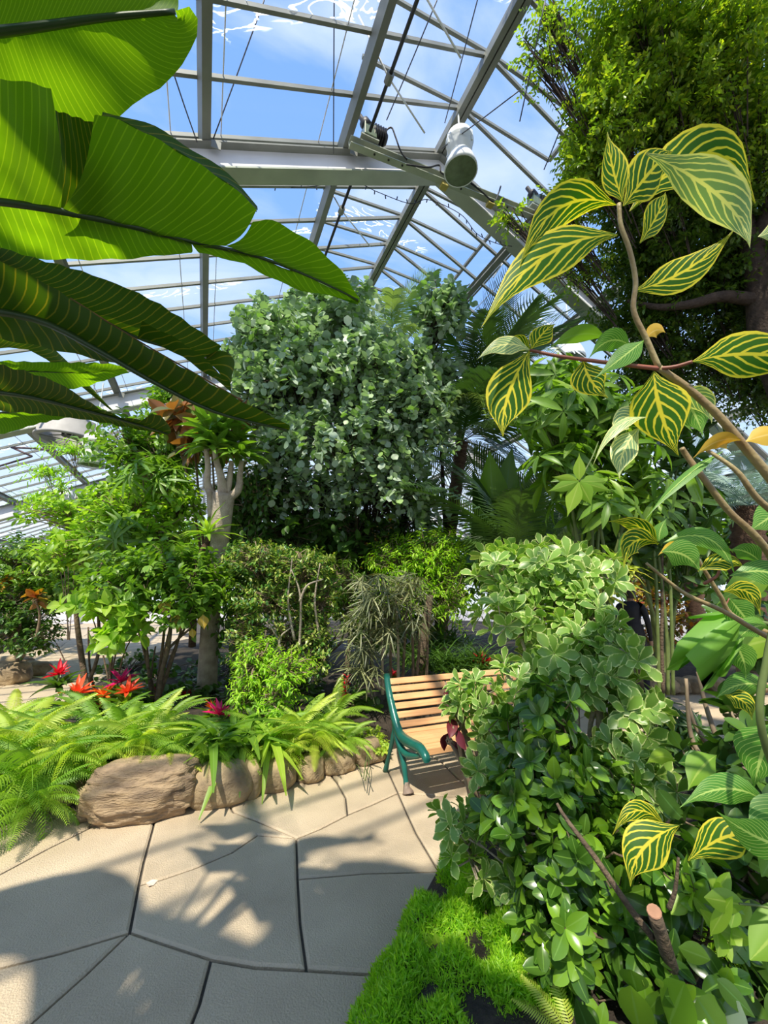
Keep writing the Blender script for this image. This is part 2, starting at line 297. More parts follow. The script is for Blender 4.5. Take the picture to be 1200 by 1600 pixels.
# ------------------------------------------------------------------ setting: floor
def pip(x, y, poly):
    c = False; n = len(poly)
    for i in range(n):
        x1, y1 = poly[i][:2]; x2, y2 = poly[(i+1) % n][:2]
        if (y1 > y) != (y2 > y) and x < (x2-x1)*(y-y1)/(y2-y1)+x1: c = not c
    return c
floor = MB().box((2.5, 11, -0.05), (28, 40, 0.06)).build('floor', M['joint']); tag(floor, kind='structure')
SLABS = [
 [(203,1455),(95,1487),(0,1510),(-150,1560),(-170,1440),(0,1365),(75,1325),(140,1293),(165,1262),(242,1262),(240,1290),(225,1345),(217,1382)],
 [(203,1455),(135,1520),(45,1600),(-60,1720),(-300,1720),(-150,1560),(0,1510),(95,1487)],
 [(203,1455),(262,1475),(330,1497),(312,1565),(298,1600),(262,1760),(-60,1720),(45,1600),(135,1520)],
 [(330,1497),(400,1509),(480,1513),(620,1522),(760,1530),(820,1760),(262,1760),(298,1600),(312,1565)],
 [(203,1455),(217,1382),(250,1374),(303,1356),(362,1331),(402,1304),(463,1309),(465,1372),(469,1440),(479,1513),(400,1509),(330,1497),(262,1475)],
 [(242,1262),(345,1235),(365,1268),(402,1282),(463,1309),(402,1304),(362,1331),(303,1356),(250,1374),(217,1382),(225,1345),(240,1290)],
 [(345,1235),(505,1195),(527,1222),(540,1245),(543,1272),(500,1294),(463,1309),(402,1282),(365,1268)],
 [(505,1195),(592,1170),(607,1205),(622,1238),(580,1257),(543,1272),(540,1245),(527,1222)],
 [(463,1309),(500,1294),(543,1272),(580,1257),(622,1238),(636,1270),(650,1300),(686,1360),(570,1363),(465,1372)],
 [(465,1372),(570,1363),(686,1360),(790,1356),(760,1530),(620,1522),(479,1513),(469,1440)],
 [(622,1238),(690,1243),(760,1246),(900,1244),(880,1352),(790,1356),(686,1360),(650,1300),(636,1270)],
 [(592,1170),(640,1160),(690,1190),(715,1215),(760,1246),(690,1243),(622,1238),(607,1205)],
 [(640,1160),(780,1150),(900,1150),(900,1244),(760,1246),(715,1215),(690,1190)],
 [(0,1365),(-170,1440),(-420,1440),(-300,1380),(0,1292),(62,1261),(110,1240),(165,1262),(140,1293),(75,1325)],
 [(0,1292),(-300,1380),(-420,1400),(-300,1290),(0,1200),(30,1190),(110,1240),(62,1261)],
]
def slab(poly, z=0.0, gap=0.007, th=0.045):
    P = [Vector((p[0], p[1])) for p in poly]; A = sum(P[i].x*P[(i+1) % len(P)].y-P[(i+1) % len(P)].x*P[i].y for i in range(len(P)))
    if A < 0: P = P[::-1]
    n = len(P)
    def inset(d):
        out = []
        for i in range(n):
            a, b, c = P[i-1], P[i], P[(i+1) % n]; e1 = (b-a).normalized(); e2 = (c-b).normalized()
            n1 = Vector((-e1.y, e1.x)); n2 = Vector((-e2.y, e2.x)); m = (n1+n2); q = m.length
            m = m.normalized() if q > 0.3 else n1; out.append(b+m*min(d*2.5, d/max(0.3, m.dot(n1))))
        return out
    r0, r1 = inset(gap), inset(gap+0.012); z += rnd.uniform(-0.002, 0.002); V = [(p.x, p.y, z-th) for p in r0]+[(p.x, p.y, z-0.008) for p in r0]+[(p.x, p.y, z) for p in r1]; F = []
    for k in (0, 1):
        for i in range(n): F.append((k*n+i, k*n+(i+1) % n, (k+1)*n+(i+1) % n, (k+1)*n+i))
    F.append(tuple(2*n+i for i in range(n)))
    me = bpy.data.meshes.new('slab'); me.from_pydata([(x-floor.location.x, y-floor.location.y, zz-floor.location.z) for x, y, zz in V], [], F); me.materials.append(M['slab']); me.update()
    return link('slab', me, floor)
NEAR = []
for s in SLABS:
    q = []
    for (px, py) in s:
        g = G(px, py) if py < 1790 else G(px, 1790)
        q.append((g.x, g.y))
    NEAR.append(q); slab(q)
jx = {}
def jit(i, j):
    if (i, j) not in jx: jx[(i, j)] = (i*1.15+0.6+rnd.uniform(-.28, .28), j*1.05+rnd.uniform(-.25, .25))
    return jx[(i, j)]
for i in range(-8, 11):
    for j in range(-2, 26):
        cx, cy_ = (i+.5)*1.15+.6, (j+.5)*1.05
        if any(pip(cx, cy_, q) for q in NEAR): continue
        if not ((cx < -0.9 and cy_ > 3.5) or (cx > 2.6 and 1.0 < cy_ < 9)): continue
        slab([jit(i, j), jit(i+1, j), jit(i+1, j+1), jit(i, j+1)], z=-0.008)

def bed(name, poly, h, label):
    cx = sum(p[0] for p in poly)/len(poly); cy_ = sum(p[1] for p in poly)/len(poly)
    Q = []
    for i in range(len(poly)):
        a, b = poly[i], poly[(i+1) % len(poly)]
        k = max(1, int(math.hypot(b[0]-a[0], b[1]-a[1])/0.35))
        for t in range(k): Q.append((a[0]+(b[0]-a[0])*t/k, a[1]+(b[1]-a[1])*t/k))
    n = len(Q); V = []; F = []
    rings = [(1.0, -0.01), (0.985, 0.35), (0.95, 0.7), (0.85, 0.95), (0.6, 1.0), (0.3, 1.05), (0.02, 1.1)]
    for s, hh in rings:
        for (x, y) in Q:
            X, Y = cx+(x-cx)*s, cy_+(y-cy_)*s; V.append((X, Y, hh*h+(0.05*mnoise.noise(Vector((X*2.5, Y*2.5, 1))) if hh > 0 else 0)))
    for r in range(len(rings)-1):
        for i in range(n): F.append((r*n+i, r*n+(i+1) % n, (r+1)*n+(i+1) % n, (r+1)*n+i))
    F.append(tuple((len(rings)-1)*n+i for i in range(n)))
    o = MB().add(V, F).build(name, M['soil'], None, True); return tag(o, label, 'soil', None, 'stuff')
BED1 = [(-1.45,4.85),(-1.15,4.5),(-0.65,3.95),(0.05,3.82),(0.76,3.84),(1.5,4.1),(2.4,4.35),(3.6,4.5),(4.4,5.2),(4.6,8),(3.6,11),(1,14),(-0.9,12.5),(-1.45,9.5),(-1.7,7)]
bed('planting_bed', BED1, 0.24, 'dark soil of the island bed behind the row of tan rocks')
BED2 = [(0.70,1.55),(0.86,1.9),(1.1,2.15),(1.42,2.42),(1.75,2.62),(2.3,2.75),(3.2,2.55),(4.2,2.25),(6.0,1.6),(8,0.5),(7,-2),(2,-3),(0.6,-1.5),(0.62,0.6)]
bed('planting_bed', BED2, 0.16, 'dark soil under the mossy right-hand shrubbery along the path')
BED3 = [(-10,6),(-5.2,7.0),(-3.4,8.6),(-3.3,10.0),(-4.5,12.4),(-6.0,22),(-10,22)]
bed('planting_bed', BED3, 0.2, 'soil of the far left bed with the low dark bushes')
BED4 = [(5.7,5.3),(6.6,4.9),(8,4.6),(11,4.0),(14.5,4.0),(14.5,20),(4,22),(5.0,12),(5.5,8)]
bed('planting_bed', BED4, 0.2, 'soil of the far bed beyond the right-hand path')

# ------------------------------------------------------------------ setting: glass roof and walls
SL = math.tan(math.radians(25.2)); XR, ZR = 2.71, 8.20
def rz(x, dz=0.0): return ZR-abs(x-XR)*SL+dz
YF = [4.22-5.5*2, 4.22-5.5, 4.22, 9.72, 15.3, 20.8, 26.2]
Y0, Y1 = -8.0, 26.2
for side, nm in ((-1, 'left'), (1, 'right')):
    xs = [XR, XR+side*1.51, XR+side*3.13, XR+side*4.81, XR+side*6.5, XR+side*8.2, XR+side*9.9, XR+side*11.6] if side < 0 else [XR, XR+1.57, XR+3.22, XR+4.85, XR+6.5, XR+8.2, XR+9.9, XR+11.6]
    ceil = empty('ceiling', (0, 0, 0), None, None, None, 'structure')
    R = Matrix.Rotation(math.atan(SL)*(-side)*-1, 3, 'Y')
    for k, x in enumerate(xs):
        if k == 0 and side > 0: continue
        wd, dp = (0.10, 0.16)
        b = MB()
        if k == 0:
            b.box((x-0.045, (Y0+Y1)/2, ZR-0.10), (0.07, Y1-Y0, 0.14)); b.box((x+0.045, (Y0+Y1)/2, ZR-0.10), (0.07, Y1-Y0, 0.14)); b.box((x, (Y0+Y1)/2, ZR-0.08), (0.03, Y1-Y0, 0.1))
        else:
            b.box((x, (Y0+Y1)/2, rz(x)-0.10), (0.095, Y1-Y0, 0.13), R); b.box((x, (Y0+Y1)/2, rz(x)-0.035), (0.13, Y1-Y0, 0.012), R)
        b.build('purlin', M['steel'], ceil)
    # glazing bars
    nb = MB(); me_bar = None
    k0 = int((Y0-4.22)/0.606)
    ys = [4.22+0.606*k for k in range(k0, int((Y1-4.22)/0.606)+1)]
    a = Vector((XR, 0, rz(XR)-0.01)); c = Vector((xs[-1], 0, rz(xs[-1])-0.01))
    for i, y in enumerate(ys):
        if me_bar is None:
            o = MB().beam(a+Vector((0, y, 0)), c+Vector((0, y, 0)), 0.038, 0.05).build('glazing_bar', M['steel'], ceil); me_bar = o.data; yb = y
        else:
            o = link('glazing_bar', me_bar, ceil); o.location = (0, y-yb, 0)
    # panes, one per bay and bar spacing; the bay at the ridge is the open vent
    pane_me = {}; stuff = MB()
    for k in range(1, len(xs)-1):
        x0, x1 = xs[k], xs[k+1]
        for i in range(len(ys)-1):
            y0, y1 = ys[i]+0.021, ys[i+1]-0.021
            if y0 < -1.6:
                stuff.beam((x0, (y0+y1)/2, rz(x0)+0.02), (x1, (y0+y1)/2, rz(x1)+0.02), y1-y0, 0.008); continue
            if k not in pane_me:
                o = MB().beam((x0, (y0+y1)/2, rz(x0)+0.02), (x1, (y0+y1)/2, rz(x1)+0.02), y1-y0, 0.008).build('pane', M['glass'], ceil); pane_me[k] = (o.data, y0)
            else:
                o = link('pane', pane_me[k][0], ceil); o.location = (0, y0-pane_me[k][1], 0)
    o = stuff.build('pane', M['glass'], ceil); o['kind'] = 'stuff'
    # film seams: thin rails inside each bay
    for k in range(1, 5):
        for f in (0.2, 0.9):
            x = xs[k]+(xs[k+1]-xs[k])*f
            MB().box((x, (Y0+Y1)/2, rz(x)-0.0), (0.012, Y1-Y0, 0.006), R).build('film_seam', M['white_steel'], ceil)
    # raised ridge vents between frames
    xo = XR+side*(1.46 if side < 0 else 1.6); zo = 8.13
    for f in range(1, len(YF)-1):
        ya, yb2 = YF[f]+0.25, YF[f+1]-0.25
        vent = empty('roof_vent', (XR, ya, ZR+0.02), None, None, None, None); vent.parent = ceil
        yy = [y for y in ys if ya-0.05 < y < yb2+0.05]
        for y in yy: MB().beam((XR+side*0.05, y, ZR+0.03), (xo, y, zo), 0.038, 0.045).build('sash_bar', M['steel'], vent)
        if side > 0: MB().beam((xo, yy[0], zo), (xo, yy[-1], zo), 0.055, 0.05).build('sash_rail', M['steel'], vent)
        b = MB()
        for i in range(len(yy)-1):
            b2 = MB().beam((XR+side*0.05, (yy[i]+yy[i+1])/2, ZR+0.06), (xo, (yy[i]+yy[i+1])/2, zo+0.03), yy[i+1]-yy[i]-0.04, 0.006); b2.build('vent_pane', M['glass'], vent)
    # frames
    for y in YF:
        p0 = Vector((XR, y, rz(XR)-0.16)); p1 = Vector((xs[-1], y, rz(xs[-1])-0.16))
        b = MB(); b.beam(p0+Vector((0, 0, -0.02)), p1+Vector((0, 0, -0.02)), 0.20, 0.018); b.build('frame_top_flange', M['steel'], ceil)
        b = MB(); dpt = 0.36
        V = [p0+Vector((0, -0.008, -0.02)), p1+Vector((0, -0.008, -0.02)), p1+Vector((0, -0.008, -dpt-0.1)), p0+Vector((0, -0.008, -dpt))]
        V += [v+Vector((0, 0.016, 0)) for v in V]
        b.add(V, [(0,1,2,3),(7,6,5,4),(0,4,5,1),(1,5,6,2),(2,6,7,3),(3,7,4,0)]); b.build('frame_web', M['white_steel'], ceil)
        MB().beam(p0+Vector((0, 0, -dpt)), p1+Vector((0, 0, -dpt-0.1)), 0.22, 0.022).build('frame_bottom_flange', M['lightsteel'], ceil)  # grey-green beside the white web: shade of the underside put into the colour
        for x in xs[1:-1]:
            MB().box((x-side*0.13, y-0.11, rz(x)-0.19), (0.10, 0.012, 0.10)).build('bracket', M['steel'], ceil)
        MB().box((xs[-1], y, rz(xs[-1])/2-0.1), (0.22, 0.22, rz(xs[-1])-0.2)).build('column', M['white_steel'], ceil)
# walls
XL, XRR = XR-11.6, XR+11.6
def wall_side(name, x):
    wl = empty(name, (x, 0, 0), kind='structure')
    MB().box((x, 9, 0.4), (0.18, 35, 0.8)).build('plinth', M['white_steel'], wl)
    h = rz(x)
    MB().box((x, 9, h-0.12), (0.2, 35, 0.3)).build('eave_beam', M['white_steel'], wl)
    for k in range(26):
        y = -8+k*1.36
        MB().box((x, y, (0.8+h)/2), (0.06, 0.05, h-0.8)).build('mullion', M['white_steel'], wl)
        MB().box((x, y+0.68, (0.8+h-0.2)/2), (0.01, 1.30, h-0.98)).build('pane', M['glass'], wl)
wall_side('wall_left', XL); wall_side('wall_right', XRR)
wf = empty('wall_far', (0, Y1, 0), kind='structure')
MB().box((XR, Y1, 0.45), (23.2, 0.18, 0.9)).build('plinth', M['white_steel'], wf)
for k in range(20):
    x = XL+0.6+k*1.16; h = rz(x)-0.2
    MB().box((x, Y1, (0.9+h)/2), (0.06, 0.06, h-0.9)).build('mullion', M['white_steel'], wf)
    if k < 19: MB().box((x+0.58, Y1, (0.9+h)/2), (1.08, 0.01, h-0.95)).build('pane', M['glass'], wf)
for z in (2.4, 4.2): MB().box((XR, Y1, z), (20.5, 0.05, 0.06)).build('transom', M['white_steel'], wf)

# ------------------------------------------------------------------ roof equipment
def wire(pts, r, mat, name, label, cat, group=None, n=14):
    o = MB().tube(curve3(pts, n), r, 5).build(name, mat, None, True); return tag(o, label, cat, group)
# vent shafts and racks
for bay, (ya, yb2, lab) in enumerate(((1.0, 3.78, 'black vent shaft running up to the motor above the lamp beam'), (4.45, 9.5, 'black vent shaft in the bay behind the white frame'))):
    t = empty('vent_shaft', (1.43, ya, 7.28), lab, 'shaft')
    MB().tube([(1.43, ya, 7.28), (1.43, yb2, 7.28)], 0.021, 8).build('rod', M['dark'], t, True)
    for y in ([2.45, 3.2] if bay == 0 else [4.95, 6.6, 8.3]):
        MB().tube([(1.02, y-0.1, 7.75), (1.43, y, 7.28), (1.95, y+0.12, 6.95)], 0.011, 6).build('rack_arm', M['enamel'], t, True)
        MB().lathe((1.43, y-0.05, 7.28), [(0.0, 0), (0.045, 0), (0.045, 0.1), (0, 0.1)], 10, (0, 1, 0)).build('pinion', M['steel'], t)
t = empty('vent_shaft', (4.35, 4.0, 7.3), 'steel vent shaft at the right-hand motor running back along the roof', 'shaft')
MB().tube([(4.45, 1.5, 7.45), (4.45, 9.4, 7.45)], 0.021, 8).build('rod', M['steel'], t, True)
for y in (4.9, 6.7): MB().tube([(4.5, y, 7.85), (4.45, y, 7.45), (4.2, y, 7.05)], 0.011, 6).build('rack_arm', M['enamel'], t, True)
# tie channel across the frame
t = empty('steel_channel', (1.25, 4.0, 7.15), 'pale green steel channel bolted across below the ridge, carrying two motors', 'beam')
A, B = Vector((1.22, 3.98, 7.20)), Vector((4.55, 3.98, 7.44))
MB().beam(A, B, 0.012, 0.11).beam(A+Vector((0, -0.04, -0.05)), B+Vector((0, -0.04, -0.05)), 0.09, 0.012).beam(A+Vector((0, -0.04, 0.05)), B+Vector((0, -0.04, 0.05)), 0.09, 0.012).build('channel', M['lightsteel'], t)
for f in (0.1, 0.16, 0.22, 0.5, 0.75, 0.8, 0.9): MB().lathe(A.lerp(B, f)+Vector((0, -0.05, -0.065)), [(0, 0), (0.014, 0), (0.014, 0.02), (0, 0.02)], 8, (0, 0, 1)).build('bolt', M['dark'], t)
for f in (0.42, 0.66): MB().box(A.lerp(B, f)+Vector((0, -0.02, -0.09)), (0.10, 0.09, 0.05)).build('clip', plain('yellow clip', (0.5, 0.4, 0.1)), t)
def motor(c, lab):
    t = empty('vent_motor', c, lab, 'motor'); c = Vector(c)
    MB().box(c+Vector((0, 0, 0.05)), (0.17, 0.16, 0.20)).build('gearbox', M['lens'], t, bevel=0.01)
    MB().lathe(c+Vector((0.02, 0.0, 0.10)), [(0, 0), (0.075, 0), (0.085, 0.02), (0.085, 0.2), (0.06, 0.23), (0, 0.23)], 14, (1, 0, 0)).build('motor_body', M['dark'], t, True)
    for k in range(5): MB().lathe(c+Vector((0.06+0.035*k, 0, 0.10)), [(0.08, 0), (0.115, 0), (0.115, 0.012), (0.08, 0.012)], 14, (1, 0, 0)).build('cooling_fin', M['dark'], t)
    MB().lathe(c+Vector((-0.02, -0.03, 0.12)), [(0, 0), (0.07, 0), (0.07, 0.1), (0.03, 0.13), (0.03, 0.22), (0, 0.22)], 12, (-0.5, 0.2, 0.9)).build('shaft_housing', M['dark'], t, True)
    MB().box(c+Vector((0, 0, -0.06)), (0.24, 0.14, 0.02)).build('mounting_plate', M['lightsteel'], t)
    MB().tube(curve3([c+Vector((0.2, -0.05, 0.15)), c+Vector((0.28, -0.09, 0.22)), c+Vector((0.34, -0.09, 0.1)), c+Vector((0.42, -0.08, -0.08)), c+Vector((0.52, -0.07, -0.16))], 14), 0.011, 6).build('power_cable', M['cable'], t, True)
motor((1.47, 3.93, 7.38), 'black and green vent motor at the left end of the pale steel channel')
motor((4.28, 3.93, 7.60), 'black vent motor at the right end of the pale steel channel')
wire([(2.0,3.9,7.2),(2.3,3.86,7.26),(2.5,3.88,7.42),(2.55,3.88,7.3),(2.9,3.86,7.36),(3.2,3.86,7.28),(3.4,3.86,7.2),(3.5,3.86,7.4),(3.55,3.86,7.55)], 0.012, M['cable'], 'power_cable', 'black looping cable clipped along the pale steel channel', 'cable', None, 40)
def lamp(c, s, lab, hang):
    t = empty('grow_lamp', c, lab, 'lamp', 'bell lamps under the glass roof'); c = Vector(c)
    MB().lathe(c, [(0.0, 0.66*s), (0.05*s, 0.66*s), (0.06*s, 0.62*s), (0.13*s, 0.60*s), (0.17*s, 0.57*s), (0.17*s, 0.52*s), (0.185*s, 0.50*s), (0.185*s, 0.46*s), (0.165*s, 0.44*s), (0.165*s, 0.36*s), (0.14*s, 0.33*s), (0.12*s, 0.29*s)], 24).build('ballast_housing', M['enamel'], t, True)
    MB().lathe(c, [(0.12*s, 0.29*s), (0.15*s, 0.24*s), (0.19*s, 0.15*s), (0.215*s, 0.06*s), (0.22*s, 0.0), (0.205*s, 0.0)], 28).build('reflector', M['enamel'], t, True)
    MB().lathe(c, [(0.207*s, 0.004), (0.1*s, -0.012), (0.0, -0.016)], 28).build('lens', M['lens'], t, True)
    MB().tube([c+Vector((0, 0, 0.64*s)), c+Vector((0, 0, hang))], 0.012, 6).build('hanger', M['enamel'], t)
    for k in range(6):
        a = k*math.pi/3; MB().box(c+Vector((math.cos(a)*0.175*s, math.sin(a)*0.175*s, 0.46*s)), (0.02*s, 0.02*s, 0.16*s)).build('rib', M['enamel'], t)
c = W(720, 268, 5.35); lamp(c, 1.0, 'white bell lamp with a green lens hanging from the ridge', rz(c.x)-c.z-0.1)
c = W(142, 728, 7.2); lamp(c, 0.95, 'white bell lamp beside the round fan at left', 1.6)
c = W(893, 562, 8.6); lamp(c, 1.3, 'white bell lamp half hidden behind the yellow-veined leaves', 1.4)
c = W(100, 800, 12.0); lamp(c, 1.05, 'small distant bell lamp low at the left above the shrubs', 2.0)
# fan
c = W(106, 688, 8.3); t = empty('circulation_fan', c, 'round grey drum fan hanging under the left roof slope', 'fan')
MB().lathe(c, [(0.46, 0), (0.56, -0.01), (0.56, 0.03), (0.52, 0.05), (0.52, 0.36), (0.50, 0.38), (0.46, 0.36), (0.46, 0)], 36).build('drum', plain('grey fan drum', (0.42, 0.40, 0.38), 0.6), t, True)
MB().lathe(c+Vector((0, 0, 0.08)), [(0, 0), (0.12, 0), (0.12, 0.15), (0, 0.15)], 14).build('hub', M['dark'], t)
for k in range(5):
    a = k*2*math.pi/5; d = Vector((math.cos(a), math.sin(a), 0)); MB().beam(c+d*0.1+Vector((0, 0, 0.13)), c+d*0.43+Vector((0, 0, 0.15)), 0.15, 0.008, Vector((-d.y*.3, d.x*.3, 1))).build('blade', M['steel'], t)
for k in range(4):
    a = k*math.pi/2+.4; d = Vector((math.cos(a), math.sin(a), 0)); MB().tube([c+d*0.02, c+d*0.5], 0.01, 5).build('guard_bar', M['steel'], t)
for sx in (-0.3, 0.3): MB().tube([c+Vector((sx, 0, 0.37)), c+Vector((sx, 0, 1.35))], 0.01, 5).build('hanger', M['steel'], t)
# heating pipe
wire([W(-40, 662, 7.0), W(0, 648, 7.0), W(33, 640, 7.0)], 0.02, M['copper'], 'pipe', 'dark pipe stub rising at the left edge under the roof', 'pipe')
o = MB()
for a_, b_ in zip([(-60,745),(0,728),(50,713),(18,699),(60,701),(135,712),(255,722)], [(0,728),(50,713),(18,699),(60,701),(135,712),(255,722),(330,726)]): o.tube([W(*a_, 7.2), W(*b_, 7.2)], 0.018, 6)
tag(o.build('pipe', M['copper'], None, True), 'thin dark pipe with a kink running below the round fan', 'pipe')
# guy wires and cords
for (a_, b_, lab) in (((413,0,4.2),(333,218,4.6),'thin slanting guy wire left of the tall roof beam, above the banana leaf'), ((522,-5,4.0),(521,240,5.1),'vertical guy wire beside the second roof beam'), ((273,120,4.0),(308,222,4.5),'short guy wire at the end of the banana leaf'), ((746,0,4.3),(695,192,5.4),'thin wire crossing in front of the ridge'), ((683,0,4.3),(604,188,5.1),'wire beside the black vent shaft'), ((811,142,4.7),(690,232,5.5),'wire sloping down to the lamp at the ridge'), ((852,0,3.9),(812,190,4.4),'loose black cord hanging right of the ridge'), ((880,190,4.4),(850,265,4.8),'short wire above the right-hand motor')):
    wire([W(*a_), (W(*a_)+W(*b_))/2+Vector((0, 0, -0.01)), W(*b_)], 0.007, M['wire'], 'guy_wire', lab, 'wire', None, 6)
t = empty('string_lights', W(600, 290, 6), 'sagging string of small unlit lights behind the white frame', 'string lights')
pts = curve3([W(370,262,5.6),W(420,290,5.7),W(480,292,5.7),W(548,283,5.7),W(590,300,5.8),W(640,318,5.9),W(670,312,6.0),W(720,335,6.0),W(745,365,6.1),W(775,380,6.2),W(800,385,6.3)], 60)
MB().tube(pts, 0.006, 4).build('cord', M['cable'], t)
for k in range(1, 59, 2): p = Vector(pts[k]); MB().tube([p, p+Vector((rnd.uniform(-.02, .02), 0, rnd.choice((-1, 1))*0.06))], 0.008, 4).build('bulb', M['dark'], t)

# ------------------------------------------------------------------ park bench
XB0, XB1 = 1.66, 3.16
t = empty('park_bench', (2.4, 3.4, 0), 'green iron park bench with orange-brown wooden slats by the path', 'bench')
prof_back = [(3.74, 0.85), (3.69, 0.72), (3.62, 0.60), (3.54, 0.49), (3.46, 0.41), (3.36, 0.385), (3.22, 0.395), (3.08, 0.405), (3.0, 0.375), (2.985, 0.34)]
for s, x in ((1, XB0), (-1, XB1)):
    fr = MB(); pb = curve3(prof_back, 26)
    for off, hw, hh in ((0, 0.028, 0.030), ):
        n = len(pb); V = []; F = []
        T = np.gradient(pb, axis=0); T /= np.linalg.norm(T, axis=1)[:, None]
        ring = [(-1, -.5), (-1, .3), (-.6, .8), (-.25, .55), (.25, .55), (.6, .8), (1, .3), (1, -.5), (.5, -1), (-.5, -1)]
        for i in range(n):
            N_ = np.array([-T[i][1], T[i][0]]);
            wdt = hw*(1+0.25*math.sin(i/n*math.pi)); hgt = hh*(1.0+0.35*math.sin(i/n*math.pi))
            if i == n-1: wdt *= .7; hgt *= .7
            for a, b in ring:
                y, z = pb[i][0]-N_[0]*b*hgt*-1, pb[i][1]-N_[1]*b*hgt*-1
                V.append((x+a*wdt, y, z))
        m = len(ring)
        for i in range(n-1):
            for k in range(m): F.append((i*m+k, i*m+(k+1) % m, (i+1)*m+(k+1) % m, (i+1)*m+k))
        F.append(tuple(range(m))); F.append(tuple((n-1)*m+k for k in range(m))[::-1])
        fr.add(V, F)
    fr.build('end_frame', M['iron'], t, True)
    MB().tube([(x, y, z) for y, z in curve3([(3.60, 0.56), (3.55, 0.44), (3.50, 0.36), (3.42, 0.30), (3.30, 0.29), (3.15, 0.33), (3.06, 0.37)], 16)], [0.020, 0.026, 0.03, 0.03, 0.024, 0.016], 8).build('seat_bracket', M['iron'], t, True)
    MB().tube([(x, y, z) for y, z in curve3([(3.52, 0.36), (3.44, 0.30), (3.38, 0.20), (3.35, 0.11), (3.33, 0.05)], 14)], [0.020, 0.030, 0.025, 0.020, 0.024], 8).build('leg', M['iron'], t, True)
    o = MB().tube([(x, y, z) for y, z in curve3([(3.335, 0.075), (3.325, 0.035), (3.305, 0.012), (3.30, 0.002)], 8)], [0.020, 0.028, 0.045, 0.050], 10).build('foot', M['iron_worn'], t, True); o['label'] = 'rusty worn iron foot'
    MB().tube([(x, y, z) for y, z in curve3([(3.55, 0.46), (3.60, 0.32), (3.68, 0.16), (3.76, 0.002)], 14)], [0.016, 0.022, 0.016, 0.026], 8).build('leg', M['iron'], t, True)
for k in range(6):   # back slats
    f = (k+0.5)/6; zc = 0.82-f*0.385; yc = np.interp(zc, [0.41, 0.49, 0.60, 0.72, 0.85], [3.46, 3.54, 3.62, 3.69, 3.74])-0.028
    ang = math.atan2(0.10, 0.16); R = Matrix.Rotation(-ang+0.1, 3, 'X')
    MB().box(((XB0+XB1)/2, yc, zc), (XB1-XB0-0.03, 0.022, 0.054), R).build('back_slat', M['wood'], t, bevel=0.004)
for k in range(5):   # seat slats
    yc = 3.40-k*0.088; zc = 0.425+0.006*(k == 0)-0.004*(k > 3)
    MB().box(((XB0+XB1)/2, yc, zc), (XB1-XB0-0.03, 0.078, 0.022), Matrix.Rotation(0.02, 3, 'X')).build('seat_slat', M['wood'], t, bevel=0.004)
MB().box(((XB0+XB1)/2, 3.015, 0.40), (XB1-XB0-0.03, 0.02, 0.05)).build('front_slat', M['wood'], t, bevel=0.004)

# ------------------------------------------------------------------ rocks
def rock(c, size, rotz, label, mat='rock', strata=False, seed=0, group=None, name='rock', sub=4, amp=0.16, kind=None):
    import bmesh
    bm = bmesh.new(); bmesh.ops.create_icosphere(bm, subdivisions=sub, radius=1.0)
    for v in bm.verts:
        d = v.co.normalized(); q = d*1.3+Vector((seed*3.1, seed*1.7, seed))
        r = 1+amp*mnoise.noise(q)*1.6+amp*0.5*mnoise.noise(q*2.7)
        p = Vector((math.copysign(abs(d.x)**0.8, d.x), math.copysign(abs(d.y)**0.8, d.y), math.copysign(abs(d.z)**0.75, d.z)))*r
        if strata:
            zz = d.z*5+0.9*mnoise.noise(q*1.1)+0.35*d.x; l = abs((zz % 1)-0.5)*2
            p += Vector((d.x, d.y, 0))*(0.10*(l**0.5)*(0.6+0.8*mnoise.noise(Vector((d.x*2.2, d.y*2.2, zz*0.9+9))))+0.09*mnoise.noise(Vector((d.x*4, d.y*4, zz*1.7)))) + d*0.03*mnoise.noise(q*7)
        else: p += d*0.02*mnoise.noise(q*8)
        v.co = Vector((p.x*size[0]/2, p.y*size[1]/2, p.z*size[2]/2))
    me = bpy.data.meshes.new(name); bm.to_mesh(me); bm.free(); me.polygons.foreach_set('use_smooth', np.ones(len(me.polygons), bool)); me.materials.append(M[mat])
    o = link(name, me); o.location = c; o.rotation_euler = (0, 0, rotz); return tag(o, label, 'rock', group)
def gr(px, py, h, back=0.0): g = G(px, py); v = Vector((g.x, g.y, 0)); v = v+Vector((v.x, v.y, 0)).normalized()*back; v.z = h; return v
rock(gr(219, 1290, 0.17, 0.20), (0.72, 0.46, 0.42), -0.22, 'largest tan rock, with deep horizontal layers, at the bed corner', 'strata', True, 3, sub=5, amp=0.10)
rock(gr(343, 1268, 0.12, 0.17), (0.50, 0.34, 0.34), -0.05, 'smooth tan rock just right of the layered one', seed=5, amp=0.08)
rock(gr(262, 1276, 0.05, 0.10), (0.26, 0.2, 0.15), 0.1, 'low flat stone wedged under the right end of the layered rock', seed=6)
rock(gr(391, 1252, 0.11, 0.12), (0.16, 0.24, 0.30), 0.0, 'narrow upright tan rock in the bed edge', seed=8, amp=0.07)
rock(gr(432, 1242, 0.10, 0.12), (0.30, 0.25, 0.26), 0.1, 'round pale rock with strap leaves hanging over it', seed=9, amp=0.07)
rock(gr(482, 1226, 0.08, 0.12), (0.26, 0.24, 0.20), 0.0, 'small tan rock under the bright hanging fern', seed=11)
rock(gr(528, 1215, 0.08, 0.15), (0.32, 0.24, 0.21), 0.2, 'tan rock behind the maidenhair fronds', seed=12)
rock(gr(572, 1200, 0.09, 0.16), (0.34, 0.26, 0.22), 0.2, 'tan rock nearest the green bench leg', seed=13)
rock(gr(135, 1285, 0.10, 0.08), (0.16, 0.20, 0.24), 0.3, 'small pitted rock stuck to the left end of the layered rock', seed=14, amp=0.2)
